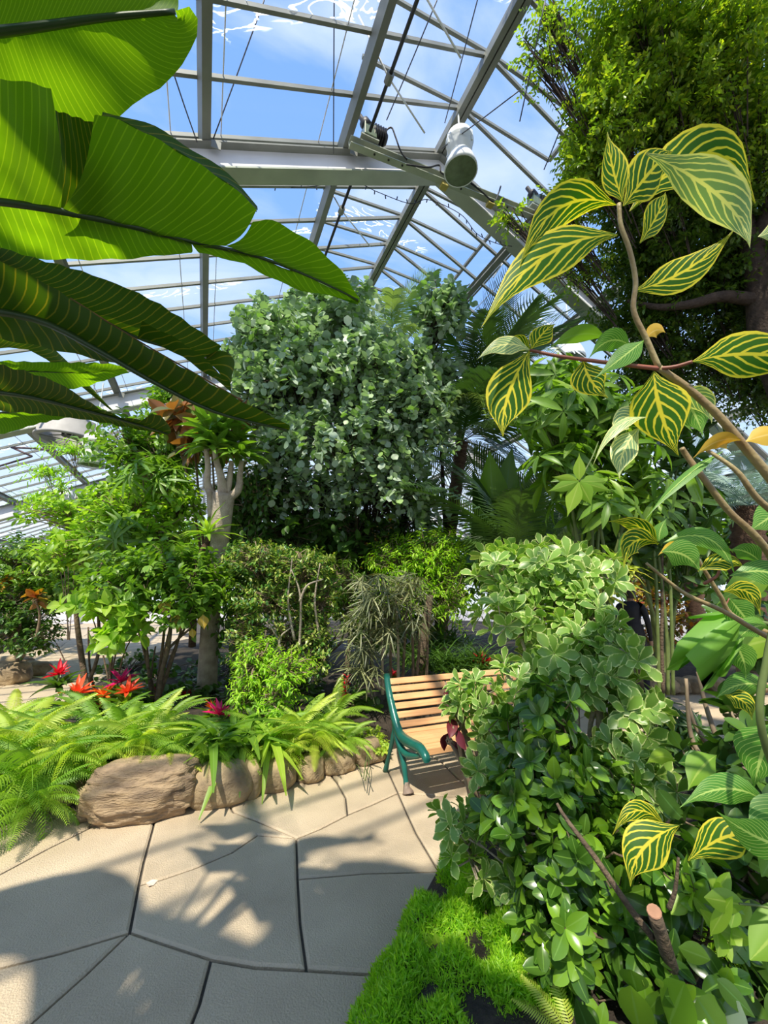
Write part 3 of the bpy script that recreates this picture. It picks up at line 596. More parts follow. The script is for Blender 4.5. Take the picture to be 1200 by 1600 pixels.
rock(gr(105, 1262, 0.09, 0.10), (0.24, 0.26, 0.22), 0.5, 'brown rock in the shade under the left ferns', seed=15)
rock(gr(60, 1225, 0.10, 0.12), (0.28, 0.26, 0.24), 0.7, 'brown rock under the ferns, second from the left edge', seed=16)
rock(gr(25, 1196, 0.10, 0.12), (0.34, 0.26, 0.24), 0.8, 'mossy rock under the ferns at the left edge', seed=17)
rock(W(563, 1133, 4.95), (0.42, 0.3, 0.24), 0.3, 'grey boulder beside the bench back', 'greyrock', seed=21, amp=0.2)
for px, py, s, lab in ((15, 1068, (0.62, 0.5, 0.44), 'pale tan boulder at the far left path edge'), (52, 1058, (0.5, 0.4, 0.28), 'flat tan rock beside the far left boulder'), (20, 1046, (0.7, 0.4, 0.26), 'tan rock lying on top behind the far left boulder')):
    rock(gr(px, py, 0.14, 0.1), s, rnd.uniform(-.5, .5), lab, seed=px)
for i, (px, py, dh) in enumerate(((1018, 1082, 0.12), (1045, 1078, 0.12), (1062, 1082, 0.10), (1030, 1066, 0.28), (1010, 1060, 0.34), (1085, 1070, 0.12), (1120, 1062, 0.12), (1187, 1050, 0.14))):
    g = gr(px, 1084, 0, 0.1); g.z = dh; rock(g, (0.34, 0.3, 0.26), i, ['low grey-brown stone by the dark trousers','brown stone in the middle of the small heap','pale stone at the right of the small heap','brown stone on top of the small heap','upper left stone of the small heap across the path','stone half hidden by the fishtail leaf','stone behind the pink stems','pale stone at the right edge beyond the path'][i], seed=30+i, group='stones across the right-hand path')

# ------------------------------------------------------------------ leaves: templates and scattering
def leaf_t(prof, n=4, fold=0.12, droop=0.12, wave=0.0):
    """unit leaf along +Y, width across X (profile = list of half widths along the length), 3 vertices across."""
    t = np.linspace(0, 1, n+1); wdt = np.interp(t, np.linspace(0, 1, len(prof)), prof)
    V = []; uv = []
    for i, (tt, ww) in enumerate(zip(t, wdt)):
        z = -droop*tt*tt; y = tt*(1-0.25*droop*tt)
        wz = wave*math.sin(tt*9)
        V += [(-ww, y, z+fold*ww*2+wz), (0, y, z), (ww, y, z+fold*ww*2-wz)]; uv += [(0, tt), (.5, tt), (1, tt)]
    F = []
    for i in range(n): a = i*3; F += [(a, a+1, a+4, a+3), (a+1, a+2, a+5, a+4)]
    return np.array(V), np.array(F), np.array(uv)
T = {
 'ovate': leaf_t([0.02, 0.19, 0.26, 0.24, 0.16, 0.01], 5, 0.2, 0.18),
 'obovate': leaf_t([0.02, 0.07, 0.15, 0.22, 0.22, 0.03], 5, 0.15, 0.22),
 'round': leaf_t([0.05, 0.36, 0.44, 0.40, 0.04], 4, 0.08, 0.05),
 'lance': leaf_t([0.02, 0.10, 0.13, 0.10, 0.01], 4, 0.25, 0.3),
 'small': leaf_t([0.02, 0.24, 0.02], 2, 0.15, 0.1),
 'needle': leaf_t([0.06, 0.09, 0.01], 2, 0.1, 0.2),
 'finger': leaf_t([0.03, 0.06, 0.06, 0.01], 3, 0.2, 0.35),
 'strap': leaf_t([0.05, 0.065, 0.07, 0.065, 0.05, 0.01], 8, 0.3, 0.95),
 'stiff': leaf_t([0.09, 0.12, 0.10, 0.06, 0.01], 5, 0.35, 0.35),
 'ellip': leaf_t([0.03, 0.14, 0.22, 0.26, 0.27, 0.24, 0.17, 0.05], 7, 0.15, 0.2),
 'big': leaf_t([0.02, 0.20, 0.27, 0.27, 0.20, 0.10, 0.01], 8, 0.18, 0.3, 0.006),
 'petal': leaf_t([0.07, 0.12, 0.10, 0.01], 3, 0.4, 0.0),
 'grass': leaf_t([0.02, 0.02, 0.015, 0.004], 4, 0.2, 0.7),
}
def frames(d, n, s):
    d = nrm(np.asarray(d, float)); n = np.asarray(n, float); n = nrm(n-d*(n*d).sum(-1, keepdims=True)); x = np.cross(d, n)
    return np.stack([x, d, n], -1)*np.asarray(s, float)[:, None, None]
def scatter_mesh(name, t, pos, R, mat, parent, rng, kind='stuff', tint=None):
    V, F, uv = t; N_ = len(pos)
    P = np.einsum('nij,kj->nki', R, V)+pos[:, None]; P -= np.array(org(parent))
    k = len(V); FF = (F[None]+np.arange(N_)[:, None, None]*k).reshape(-1, 4)
    ti = np.repeat(rng.random(N_) if tint is None else tint, k)
    o = link(name, quads_mesh(name, P.reshape(-1, 3), FF, mat, np.tile(uv, (N_, 1)), ti), parent)
    if kind: o['kind'] = kind
    return o
LEAFMESH = {}
def place_leaves(parent, tname, pos, d, n, s, mat, rng, nparts=0, pname='leaf', sname='foliage'):
    pos = np.asarray(pos, float); s = np.asarray(s, float); R = frames(d, n, s)
    if nparts:
        size = s/(np.linalg.norm(pos-np.array(CAM), axis=1)); size = size*rng.uniform(0.75, 1.25, len(size)); idx = np.argsort(-size); a, b = idx[:nparts], idx[nparts:]
        key = (tname, mat.name)
        if key not in LEAFMESH:
            V, F, uv = T[tname]; LEAFMESH[key] = quads_mesh(pname, V, F, mat, uv)
        o_ = np.array(org(parent))
        for i in a:
            o = bpy.data.objects.new(pname, LEAFMESH[key]); COL.objects.link(o); o.parent = parent
            m = np.eye(4); m[:3, :3] = R[i]; m[:3, 3] = pos[i]-o_; o.matrix_basis = Matrix(m.tolist())
    else: b = np.arange(len(pos))
    if len(b): scatter_mesh(sname, T[tname], pos[b], R[b], mat, parent, rng)
def sph(rng, n): v = rng.normal(size=(n, 3)); return nrm(v)

def arrange(arr, p, ax, per, size, rng):
    """leaves around cluster points p with axis ax -> pos, dir, normal, size"""
    N_ = len(p); a = rng.uniform(0, 2*np.pi, N_)
    x = nrm(np.cross(ax, sph(rng, N_))); y = np.cross(ax, x)
    P, D, Nn, S = [], [], [], []
    for k in range(per):
        if arr in ('rosette', 'palmate', 'flatpalm'):
            th = a+2*np.pi*k/per*(1.0 if arr != 'rosette' else 1.618*per/2.6)+rng.normal(0, .12, N_)
            if arr == 'rosette': el = 0.15+0.9*(k/per)+rng.normal(0, .15, N_)
            elif arr == 'palmate': el = -0.15+rng.normal(0, .12, N_)
            else: el = -0.05+rng.normal(0, .2, N_)
            r = np.cos(th)[:, None]*x+np.sin(th)[:, None]*y
            d = r*np.cos(el)[:, None]+ax*np.sin(el)[:, None]; n = ax*np.cos(el)[:, None]-r*np.sin(el)[:, None]
            P.append(p+d*size*0.04); D.append(d); Nn.append(n); S.append(size*rng.uniform(.75, 1.2, N_))
        elif arr in ('spray', 'droop'):
            L = size*per*0.30; t = (k+0.5)/per
            tw = ax if arr == 'spray' else nrm(ax*0.35+np.array([0, 0, -1.0]))
            sag = np.array([0, 0, -1.0])*(t*t*0.25*L)
            side = x*(1 if k % 2 else -1)+y*rng.normal(0, .5, N_)[:, None]
            d = nrm(tw*0.55+side*0.85+np.array([0, 0, -0.15])); n = nrm(np.array([0, 0, 1.0])+sph(rng, N_)*0.55+tw*0.2)
            P.append(p+tw*(t-0.5)*L+sag); D.append(d); Nn.append(n); S.append(size*rng.uniform(.7, 1.15, N_))
        else:
            d = nrm(ax*0.5+sph(rng, N_)); P.append(p+sph(rng, N_)*size*rng.uniform(.2, 1.6, N_)[:, None]); D.append(d); Nn.append(nrm(sph(rng, N_)+np.array([0, 0, .8]))); S.append(size*rng.uniform(.6, 1.2, N_))
    return np.concatenate(P), np.concatenate(D), np.concatenate(Nn), np.concatenate(S)

def bush(name, label, cat, base, blobs, leaf, size, mat, arr='rosette', per=6, nparts=0, group=None, seed=1, stem='twig', trunk=0.03, tw=0.005, shell=0.45, up=0.6, pname='leaf', trunks=1, root=None, main=True, nbr=90):
    rng = np.random.default_rng(seed); base = Vector(base); t = root or empty(name, base, label, cat, group)
    C, A = [], []; mb = MB()
    for bi, (px, py, D, rx, ry, rd, nc) in enumerate(blobs):
        c = np.array(W(px, py, D)); rxm, rym = rx*D/FOC, ry*D/FOC
        q = sph(rng, nc); r = rng.random(nc)**shell
        off = q*r[:, None]; off = off[:, :1]*rxm*np.array(RT)+off[:, 1:2]*rd*np.array(FW)*1.0+off[:, 2:3]*rym*np.array([0, 0, 1.0])
        p = c+off; p[:, 2] = np.maximum(p[:, 2], 0.12); C.append(p)
        A.append(nrm(nrm(off)*0.8+np.array([0, 0, up])+sph(rng, nc)*0.3))
        # branches
        b0 = np.array(base)+rng.normal(0, .03, 3)*np.array([1, 1, 0]); mid = (b0+c)/2+rng.normal(0, .06, 3); mid[2] = (b0[2]*0.4+c[2]*0.6)
        (mb.tube(curve3([b0, mid, c], 7), [trunk, trunk*.7, trunk*.45], 6, False) if main else None)
        for j in range(0, nc, max(1, nc//nbr)):
            e_ = p[j]; m_ = c*0.45+e_*0.55+rng.normal(0, .04, 3)+np.array([0, 0, -0.12*np.linalg.norm(e_-c)]); mb.tube(curve3([c*.8+e_*.2*1.0+(mid-c)*rng.uniform(0, .4), m_, e_], 4), [tw*2, tw*1.4, tw], 4, False)
    mb.build('stem', M[stem], t, True)
    C = np.concatenate(C); A = np.concatenate(A)
    P, D_, N_, S = arrange(arr, C, A, per, size, rng)
    place_leaves(t, leaf, P, D_, N_, S, M[mat], rng, nparts, pname)
    return t

# ------------------------------------------------------------------ foreground banana
def resample(pts, n):
    P = np.array([(p[0], p[1]) for p in pts], float); C = curve3(P, 60); L = np.r_[0, np.cumsum(np.linalg.norm(np.diff(C, axis=0), axis=1))]
    s = np.linspace(0, L[-1], n); return np.stack([np.interp(s, L, C[:, k]) for k in (0, 1)], 1)
def blade(parent, mid, edge, Dm, De, mat, n=22, m=7, side=1, v0=0.0, v1=1.0, bulge=0.03, name='leaf', solid=None, raw=False, tilt=0.85):
    A_ = resample(mid, n); B_ = resample(edge, n); V = []; uv = []
    dzf = lambda y: FW.z-UP.z*(y-800)/FOC
    if isinstance(Dm, (int, float)): Dm = (Dm, Dm)
    if isinstance(De, (int, float)): De = (De, De)
    for i in range(n):
        f = i/(n-1); a = W(A_[i][0], A_[i][1], Dm[0]+(Dm[1]-Dm[0])*f); b = W(B_[i][0], B_[i][1], (De[0]+(De[1]-De[0])*f)*(dzf(A_[i][1])/dzf(max(-160, B_[i][1])))**tilt); v = v0+(v1-v0)*f
        for j in range(m):
            g = j/(m-1); p = a.lerp(b, g)+FW*(bulge*0.6*math.sin(g*math.pi))+Vector((0, 0, 0.003*math.sin(v*60+g*3)))
            V.append(p); uv.append((0.5+0.5*side*g, v))
    F = [(i*m+j, i*m+j+1, (i+1)*m+j+1, (i+1)*m+j) for i in range(n-1) for j in range(m-1)]
    if raw: return V, F, uv
    V = np.array([tuple(x) for x in V])-np.array(org(parent))
    return link(name, quads_mesh(name, V, F, M[mat], uv), parent)
def banana_leaf(parent, pieces, rib, Dr, mat, rr=(0.010, 0.004), ribmat='banana_rib', label=None):
    VV, FF, UU = [], [], []; n0 = 0
    for (mid, edge, Dm, De, side, v0, v1) in pieces:
        V, F, uv = blade(parent, mid, edge, Dm, De, mat, 22, 8, side, v0, v1, raw=True)
        VV += [tuple(x) for x in V]; FF += [tuple(i+n0 for i in f) for f in F]; UU += uv; n0 += len(V)
    o = link('leaf', quads_mesh('leaf', np.array(VV)-np.array(org(parent)), FF, M[mat], UU), parent)
    if label: o['label'] = label
    R = resample(rib, 20); pts = [W(p[0], p[1], Dr[0]+(Dr[1]-Dr[0])*i/19-0.004) for i, p in enumerate(R)]
    MB().tube(pts, np.linspace(rr[0], rr[1], 20), 6).build('midrib', M[ribmat], o, True)
    return o
bt = empty('banana_plant', (-1.35, 0.55, 0.16), 'giant banana plant reaching in from the left with huge translucent torn leaves', 'banana plant')
MB().tube(curve3([(-1.35, 0.55, 0.0), (-1.37, 0.6, 0.9), (-1.34, 0.62, 1.7), (-1.28, 0.68, 2.5)], 14), [0.15, 0.12, 0.10, 0.06], 14).build('stem', M['greenstem'], bt, True)
def petiole(px, py, D, r=0.014):
    e_ = W(px, py, D); s_ = Vector((-1.28, 0.68, 2.3)); MB().tube(curve3([s_, s_.lerp(e_, .45)+Vector((0, 0, .12)), e_], 10), [0.022, r], 7).build('petiole', M['greenstem'], bt, True)
# leaf 1, top
banana_leaf(bt, [
 ([(-60,58),(60,42),(160,28),(272,19)], [(-60,150),(60,215),(150,212),(205,165),(262,128),(300,75),(310,40),(302,14),(286,8),(274,17)], (1.05, 1.12), (1.0, 1.1), 1, 0, 1),
 ([(-60,58),(60,42),(160,28),(270,19)], [(-60,-120),(60,-130),(160,-120),(277,-20)], (1.05, 1.12), (1.15, 1.2), -1, 0, 1)],
 [(-60,57),(60,42),(160,28),(274,18)], (1.05, 1.12), 'banana', (0.013, 0.006))
petiole(-60, 58, 1.05)
# leaf 2, middle, torn
banana_leaf(bt, [
 ([(-60,308),(20,318),(94,331)], [(-60,118),(20,125),(80,137)], (1.0, 1.0), (1.02, 1.0), 1, 0, .25),
 ([(95,331),(190,350),(270,370),(352,386)], [(148,178),(205,196),(300,250),(360,290),(401,326)], (1.0, 1.0), (0.97, 0.98), 1, .25, .65),
 ([(352,386),(420,405),(490,435),(560,469)], [(395,345),(425,345),(480,374),(530,420),(562,466)], (1.0, 1.02), (1.0, 1.02), 1, .65, 1),
 ([(-60,308),(60,322),(190,350),(300,380)], [(-60,405),(60,405),(190,405),(290,394)], (1.0, 1.0), (1.06, 1.03), -1, 0, .6),
 ([(300,380),(380,396),(470,428),(560,469)], [(310,394),(375,410),(460,450),(558,470)], (1.0, 1.02), (1.03, 1.03), -1, .6, 1)],
 [(-60,308),(60,324),(190,350),(300,378),(400,400),(490,435),(560,469)], (1.0, 1.02), 'banana', (0.011, 0.002))
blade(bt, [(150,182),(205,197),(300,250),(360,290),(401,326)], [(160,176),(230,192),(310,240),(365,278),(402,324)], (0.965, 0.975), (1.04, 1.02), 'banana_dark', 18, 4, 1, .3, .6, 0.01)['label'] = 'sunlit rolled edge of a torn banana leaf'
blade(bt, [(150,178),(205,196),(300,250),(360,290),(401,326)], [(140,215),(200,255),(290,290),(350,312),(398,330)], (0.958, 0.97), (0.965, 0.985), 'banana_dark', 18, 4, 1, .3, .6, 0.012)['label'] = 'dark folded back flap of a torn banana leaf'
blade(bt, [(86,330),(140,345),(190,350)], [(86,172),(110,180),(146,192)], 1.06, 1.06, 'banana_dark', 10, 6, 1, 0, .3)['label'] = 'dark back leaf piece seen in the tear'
petiole(-60, 308, 1.0)
# leaf 3, brown streaked
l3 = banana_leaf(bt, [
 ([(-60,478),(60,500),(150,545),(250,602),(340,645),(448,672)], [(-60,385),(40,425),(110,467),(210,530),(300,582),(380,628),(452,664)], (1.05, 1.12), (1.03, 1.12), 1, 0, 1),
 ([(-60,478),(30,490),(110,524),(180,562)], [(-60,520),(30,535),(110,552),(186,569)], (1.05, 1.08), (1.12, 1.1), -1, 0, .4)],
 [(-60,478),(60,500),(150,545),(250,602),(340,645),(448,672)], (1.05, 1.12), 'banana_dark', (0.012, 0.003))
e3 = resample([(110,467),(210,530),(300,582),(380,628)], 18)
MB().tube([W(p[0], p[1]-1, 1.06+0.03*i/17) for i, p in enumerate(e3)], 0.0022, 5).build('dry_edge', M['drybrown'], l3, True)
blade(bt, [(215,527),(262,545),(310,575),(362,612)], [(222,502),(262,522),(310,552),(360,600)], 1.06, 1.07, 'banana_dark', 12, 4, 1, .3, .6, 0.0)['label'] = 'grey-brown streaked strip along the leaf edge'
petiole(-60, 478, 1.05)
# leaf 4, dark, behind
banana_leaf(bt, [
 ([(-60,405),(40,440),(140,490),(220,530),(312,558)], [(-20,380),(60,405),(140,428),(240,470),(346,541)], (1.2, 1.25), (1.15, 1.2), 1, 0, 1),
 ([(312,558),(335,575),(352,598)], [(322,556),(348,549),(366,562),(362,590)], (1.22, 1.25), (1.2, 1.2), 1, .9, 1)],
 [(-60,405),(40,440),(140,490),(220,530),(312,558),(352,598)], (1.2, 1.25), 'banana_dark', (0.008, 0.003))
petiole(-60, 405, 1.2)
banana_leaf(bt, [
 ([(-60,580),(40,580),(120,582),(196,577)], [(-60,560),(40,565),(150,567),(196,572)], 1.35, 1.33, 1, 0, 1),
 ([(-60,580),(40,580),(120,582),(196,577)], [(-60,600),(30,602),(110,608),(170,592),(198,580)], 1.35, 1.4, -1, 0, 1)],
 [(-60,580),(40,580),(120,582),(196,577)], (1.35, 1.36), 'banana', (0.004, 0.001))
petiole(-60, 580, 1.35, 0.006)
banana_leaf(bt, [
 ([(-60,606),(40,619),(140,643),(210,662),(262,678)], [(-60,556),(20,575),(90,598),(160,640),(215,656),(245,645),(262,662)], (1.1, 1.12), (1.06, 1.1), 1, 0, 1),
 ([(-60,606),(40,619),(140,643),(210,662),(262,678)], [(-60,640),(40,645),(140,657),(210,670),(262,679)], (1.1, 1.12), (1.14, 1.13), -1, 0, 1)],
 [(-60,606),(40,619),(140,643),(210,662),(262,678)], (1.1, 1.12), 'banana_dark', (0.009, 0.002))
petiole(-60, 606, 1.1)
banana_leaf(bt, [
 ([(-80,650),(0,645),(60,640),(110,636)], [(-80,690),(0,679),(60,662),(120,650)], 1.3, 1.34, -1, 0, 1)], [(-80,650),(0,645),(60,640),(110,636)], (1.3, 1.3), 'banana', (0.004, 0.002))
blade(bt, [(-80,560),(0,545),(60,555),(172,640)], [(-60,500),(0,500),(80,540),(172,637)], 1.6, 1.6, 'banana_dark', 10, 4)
# unseen leaves added out to the left and behind, to shade the path
for i, (p0, p1, p2, wd) in enumerate((((-1.2,.6,2.5), (-0.8,-.1,3.2), (0.0,-.3,3.1), .34), ((-1.3,.6,2.5), (-1.3,-.5,3.5), (-.9,-1.7,3.0), .36), ((-1.2,.7,2.5), (-1.9,0,3.4), (-2.7,-.5,2.9), .33), ((-1.3,.5,2.4), (-.8,-.9,3.0), (-.2,-1.6,2.6), .32), ((-1.25,.6,2.4), (-1.9,1.1,3.2), (-3.0,1.3,2.6), .3), ((-1.2,.5,2.6), (-.9,-.3,3.7), (-.5,-.9,3.7), .36), ((-1.2,.5,2.6), (-1.6,.3,3.9), (-1.9,-.2,4.3), .4), ((-1.2,.5,2.6), (-1.1,.1,4.0), (-.5,-.1,4.3), .36), ((-1.2,.5,2.6), (-1.0,-.3,3.8), (-.2,-1.8,4.0), .4))):
    C_ = curve3([p0, p1, p2], 18); Tn = np.gradient(C_, axis=0); sd_ = nrm(np.cross(Tn, [0, 0, 1.0])); V = []; uv = []
    for k in range(18):
        ww = wd*math.sin(math.pi*min(1, 0.06+k/17*0.97))**0.55 if k > 1 else 0.02
        for g in (-1, -.5, 0, .5, 1): V.append(C_[k]+sd_[k]*ww*g+np.array([0, 0, -.25*abs(g)*ww])); uv.append((.5+.5*g, k/17))
    F = [(k*5+j, k*5+j+1, k*5+j+6, k*5+j+5) for k in range(17) for j in range(4)]
    l = link('leaf', quads_mesh('leaf', np.array(V)-np.array(org(bt)), F, M['banana'], uv), bt)
    MB().tube(C_, [0.022, 0.006], 6).build('midrib', M['banana_rib'], l, True)

# ------------------------------------------------------------------ foreground zebra-veined shrub
def hleaf(parent, base, tip, hw, D, mat='zebra', bow=(0, 0), roll=0.0, shape=None, cup=0.18, n=14, name='leaf', wavy=0.0, twist=0.0):
    shape = shape or [0.02, 0.28, 0.72, 0.97, 1.0, 0.88, 0.66, 0.36, 0.10, 0.01]
    b = np.array(base, float); t_ = np.array(tip, float); c = (b+t_)/2+np.array(bow, float)*2; M_ = []
    for i in range(n):
        f = i/(n-1); p = b*(1-f)**2+2*c*f*(1-f)+t_*f*f; M_.append(np.array(W(p[0], p[1], D[0]+(D[1]-D[0])*f)))
    M_ = np.array(M_); Tg = nrm(np.gradient(M_, axis=0)); vw = nrm(np.array(CAM)-M_); sd_ = nrm(np.cross(Tg, vw)); nn = np.cross(sd_, Tg)
    V = []; uv = []; hm = hw*(D[0]+D[1])/2/FOC
    for i in range(n):
        f = i/(n-1); ww = float(np.interp(f, np.linspace(0, 1, len(shape)), shape))*hm; a = roll+twist*f
        s_ = sd_[i]*math.cos(a)+nn[i]*math.sin(a); q = nn[i]*math.cos(a)-sd_[i]*math.sin(a)
        for g in (-1, -.5, 0, .5, 1):
            V.append(M_[i]+s_*ww*g+q*(-cup*abs(g)**1.5*ww+wavy*hm*math.sin(f*22+g*2)*abs(g))); uv.append((.5+.5*g, f))
    F = [(k*5+j, k*5+j+1, k*5+j+6, k*5+j+5) for k in range(n-1) for j in range(4)]
    return link(name, quads_mesh(name, np.array(V)-np.array(org(parent)), F, M[mat], uv), parent)
def pstem(parent, pts, r, mat, name='stem', n=None, sides=8):
    P = [W(*p) for p in pts]; return MB().tube(curve3(P, n or len(P)*5), r, sides).build(name, M[mat], parent, True)
zp = empty('zebra_shrub', G(1290, 1500, 0.1), 'tall shrub at right with big dark green leaves netted by bright yellow veins', 'shrub')
pstem(zp, [(1390,1650,1.3),(1330,1100,1.1),(1260,840,1.02),(1150,682,1.0),(1085,615,1.0),(1030,575,1.0)], [0.02,0.013,0.0095,0.008], 'zstem')
pstem(zp, [(1030,576,1.0),(1010,530,1.0),(990,485,1.0),(993,440,1.0),(984,392,1.0),(970,352,1.0),(967,318,1.0)], [0.007,0.006,0.005], 'zstem')
pstem(zp, [(1030,576,1.0),(985,571,1.0),(920,563,1.02),(870,556,1.03),(828,547,1.05)], [0.006,0.004], 'redstem')
pstem(zp, [(1030,576,1.0),(1055,573,0.98),(1082,565,0.96)], [0.0055,0.004], 'redstem')
pstem(zp, [(1330,1100,1.1),(1250,860,0.98),(1180,775,0.95),(1150,735,0.95),(1100,700,0.98)], [0.010,0.007,0.004], 'zstem')
pstem(zp, [(1300,1020,1.2),(1200,862,1.1),(1140,800,1.1),(1105,755,1.1),(1075,715,1.12),(1065,700,1.12)], [0.011,0.009,0.008,0.007], 'zstem')
pstem(zp, [(1300,1050,1.2),(1190,990,1.15),(1130,955,1.15),(1075,930,1.15),(1040,905,1.15),(1010,880,1.15)], [0.008,0.006,0.004], 'zstem')
pstem(zp, [(1250,1010,1.2),(1150,965,1.25),(1125,930,1.25),(1100,890,1.25),(1085,865,1.25),(1078,850,1.25)], [0.008,0.006,0.004], 'zstem')
pstem(zp, [(1250,1300,1.1),(1190,1140,1.05),(1200,1020,1.05),(1230,900,1.05)], [0.009,0.008], 'greenstem')
pstem(zp, [(1100,912,1.2),(1120,900,1.2),(1125,885,1.2)], [0.005,0.003], 'redstem')
pstem(zp, [(1130,1000,1.4),(1128,960,1.4),(1140,935,1.4)], [0.005,0.003], 'redstem')
ZL = [ # base, tip, half width, (D0,D1), mat, bow, roll
 ((963,320),(812,415),30,(1.0,.97),'zebra',(-14,-42),.25), ((965,367),(752,512),36,(1.0,.95),'zebra',(-12,-36),-.35),
 ((973,316),(949,206),20,(1.0,1.03),'zebra',(-4,0),.3), ((974,322),(1052,236),34,(1.0,1.02),'zebra',(6,-14),-.3),
 ((984,330),(1180,318),40,(1.06,1.04),'zebra',(20,-84),.2), ((1010,240),(1172,388),34,(.98,.93),'zebra_pale',(34,-6),-.35),
 ((1000,380),(1040,300),22,(1.03,1.06),'zebra',(10,-10),-.6),
 ((990,454),(1148,358),27,(1.0,.97),'zebra',(6,14),.3), ((1185,370),(1290,350),24,(.98,.95),'zebra_pale',(0,-6),.2),
 ((828,548),(786,682),36,(1.05,1.02),'zebra',(-14,6),.1), ((828,547),(745,562),16,(1.05,1.04),'zebra_pale',(0,-16),-.5),
 ((830,546),(868,506),18,(1.05,1.06),'zebra',(0,-6),.4), ((829,547),(790,530),12,(1.06,1.08),'zebra',(0,-4),.4),
 ((948,528),(856,546),15,(1.1,1.08),'mid',(0,-14),.4), ((985,541),(920,560),18,(1.08,1.1),'zebra_fine',(0,-18),.2),
 ((1006,532),(928,592),17,(1.0,.98),'zebra_fine',(8,-6),-.3), ((1010,528),(1040,520),12,(1.0,.98),'yellowleaf',(0,-8),.2),
 ((912,562),(950,622),27,(1.03,1.0),'zebra',(-8,2),.3), ((1022,580),(1060,712),41,(1.0,.98),'zebra',(-8,0),0.05),
 ((1082,565),(1290,578),36,(.97,.93),'zebra',(0,-18),.2), ((1050,612),(1112,662),20,(1.1,1.08),'zebra_pale',(14,-10),-.5),
 ((1062,610),(1098,680),24,(1.15,1.12),'zebra_fine',(4,0),.2), ((1010,652),(926,728),10,(1.0,.98),'zebra_pale',(-6,-20),-.7),
 ((1002,650),(960,690),18,(1.05,1.02),'zebra_pale',(-6,-14),.3), ((1000,668),(968,748),20,(1.05,1.02),'zebra_pale',(-10,-2),.1),
 ((1158,688),(1083,716),13,(.95,.97),'yellowleaf',(0,-12),.5), ((1140,690),(1118,702),13,(.96,.97),'yellowleaf',(0,-4),0), ((1165,690),(1240,680),17,(.95,.93),'yellowleaf',(0,-6),.3),
 ((1130,705),(1008,812),9,(1.0,.96),'zebra_fine',(-4,-8),-.6), ((1080,725),(1098,802),15,(1.12,1.1),'glossy',(0,0),.8),
 ((1030,846),(1042,810),11,(1.2,1.2),'zebra_fine',(-4,0),0), ((1028,852),(950,815),14,(1.2,1.18),'zebra',(6,-12),.4),
 ((1030,850),(975,888),20,(1.2,1.15),'zebra',(-12,-22),.3), ((1026,850),(964,872),14,(1.2,1.22),'zebra_fine',(-10,-20),-.3),
 ((1036,848),(1150,905),16,(1.18,1.12),'zebra_fine',(16,-34),.3), ((1034,862),(1094,894),23,(1.15,1.12),'zebra_fine',(6,-10),-.1),
 ((1075,862),(1028,868),10,(1.2,1.2),'yellowleaf',(0,-10),.2), ((1072,860),(1118,848),17,(1.2,1.18),'lime',(0,-4),.3),
 ((1090,893),(1165,890),16,(1.15,1.12),'zebra',(6,-16),.5), ((1140,900),(1260,935),20,(1.1,1.05),'zebra_fine',(6,-22),.3),
 ((1130,925),(1188,962),15,(1.1,1.05),'zebra',(10,-18),-.2), ((1140,935),(1180,985),22,(1.3,1.3),'zebra_fine',(0,0),.2),
 ((1190,880),(1140,860),16,(1.1,1.1),'zebra_fine',(0,-8),.3), ((1230,790),(1170,830),22,(1.2,1.2),'zebra_fine',(0,0),.3),
 ((1145,1000),(1165,1060),20,(1.3,1.3),'zebra_fine',(6,0),.2), ((1200,980),(1150,1002),16,(1.2,1.2),'zebra_fine',(0,-10),.2),
 ((1205,1075),(1118,1092),18,(1.3,1.3),'zebra_fine',(-4,-14),.2), ((1130,1085),(1175,1125),16,(1.3,1.25),'zebra',(10,-8),.2),
 ((1215,900),(1120,945),22,(1.5,1.5),'lime',(0,-10),.2), ((1230,1000),(1110,1040),24,(1.6,1.6),'lime',(0,-12),.3),
 ((1055,1190),(1008,1195),12,(1.5,1.5),'lime',(0,-10),.3), ((1060,1192),(1112,1215),20,(1.4,1.35),'zebra_fine',(6,-8),.1),
 ((1120,1180),(1075,1235),22,(1.35,1.3),'lime',(-4,-4),.3), ((1210,1130),(1178,1230),36,(1.3,1.3),'zebra_fine',(-4,0),.3), ((1200,1255),(1062,1262),22,(1.2,1.2),'zebra_fine',(0,-26),.2),
 ((1040,1292),(957,1305),14,(1.3,1.28),'zebra',(-4,-32),.1), ((1062,1290),(985,1385),30,(1.25,1.2),'zebra',(-20,-10),.1),
 ((1075,1345),(1188,1322),26,(1.2,1.15),'zebra',(10,-28),.1), ((1250,1330),(1120,1268),28,(1.1,1.1),'zebra_fine',(0,10),.2), ((1240,1240),(1170,1330),30,(1.15,1.1),'zebra_fine',(0,0),.3)]
for (b_, t_, hw, D, mt, bow, rl) in ZL:
    o = hleaf(zp, b_, t_, hw, D, mt, bow, rl, wavy=0.05 if mt == 'zebra_pale' else 0.02)
    if mt == 'yellowleaf': o['label'] = 'withered yellow leaf'
    if mt == 'zebra_pale': o['label'] = 'pale cream-veined leaf'

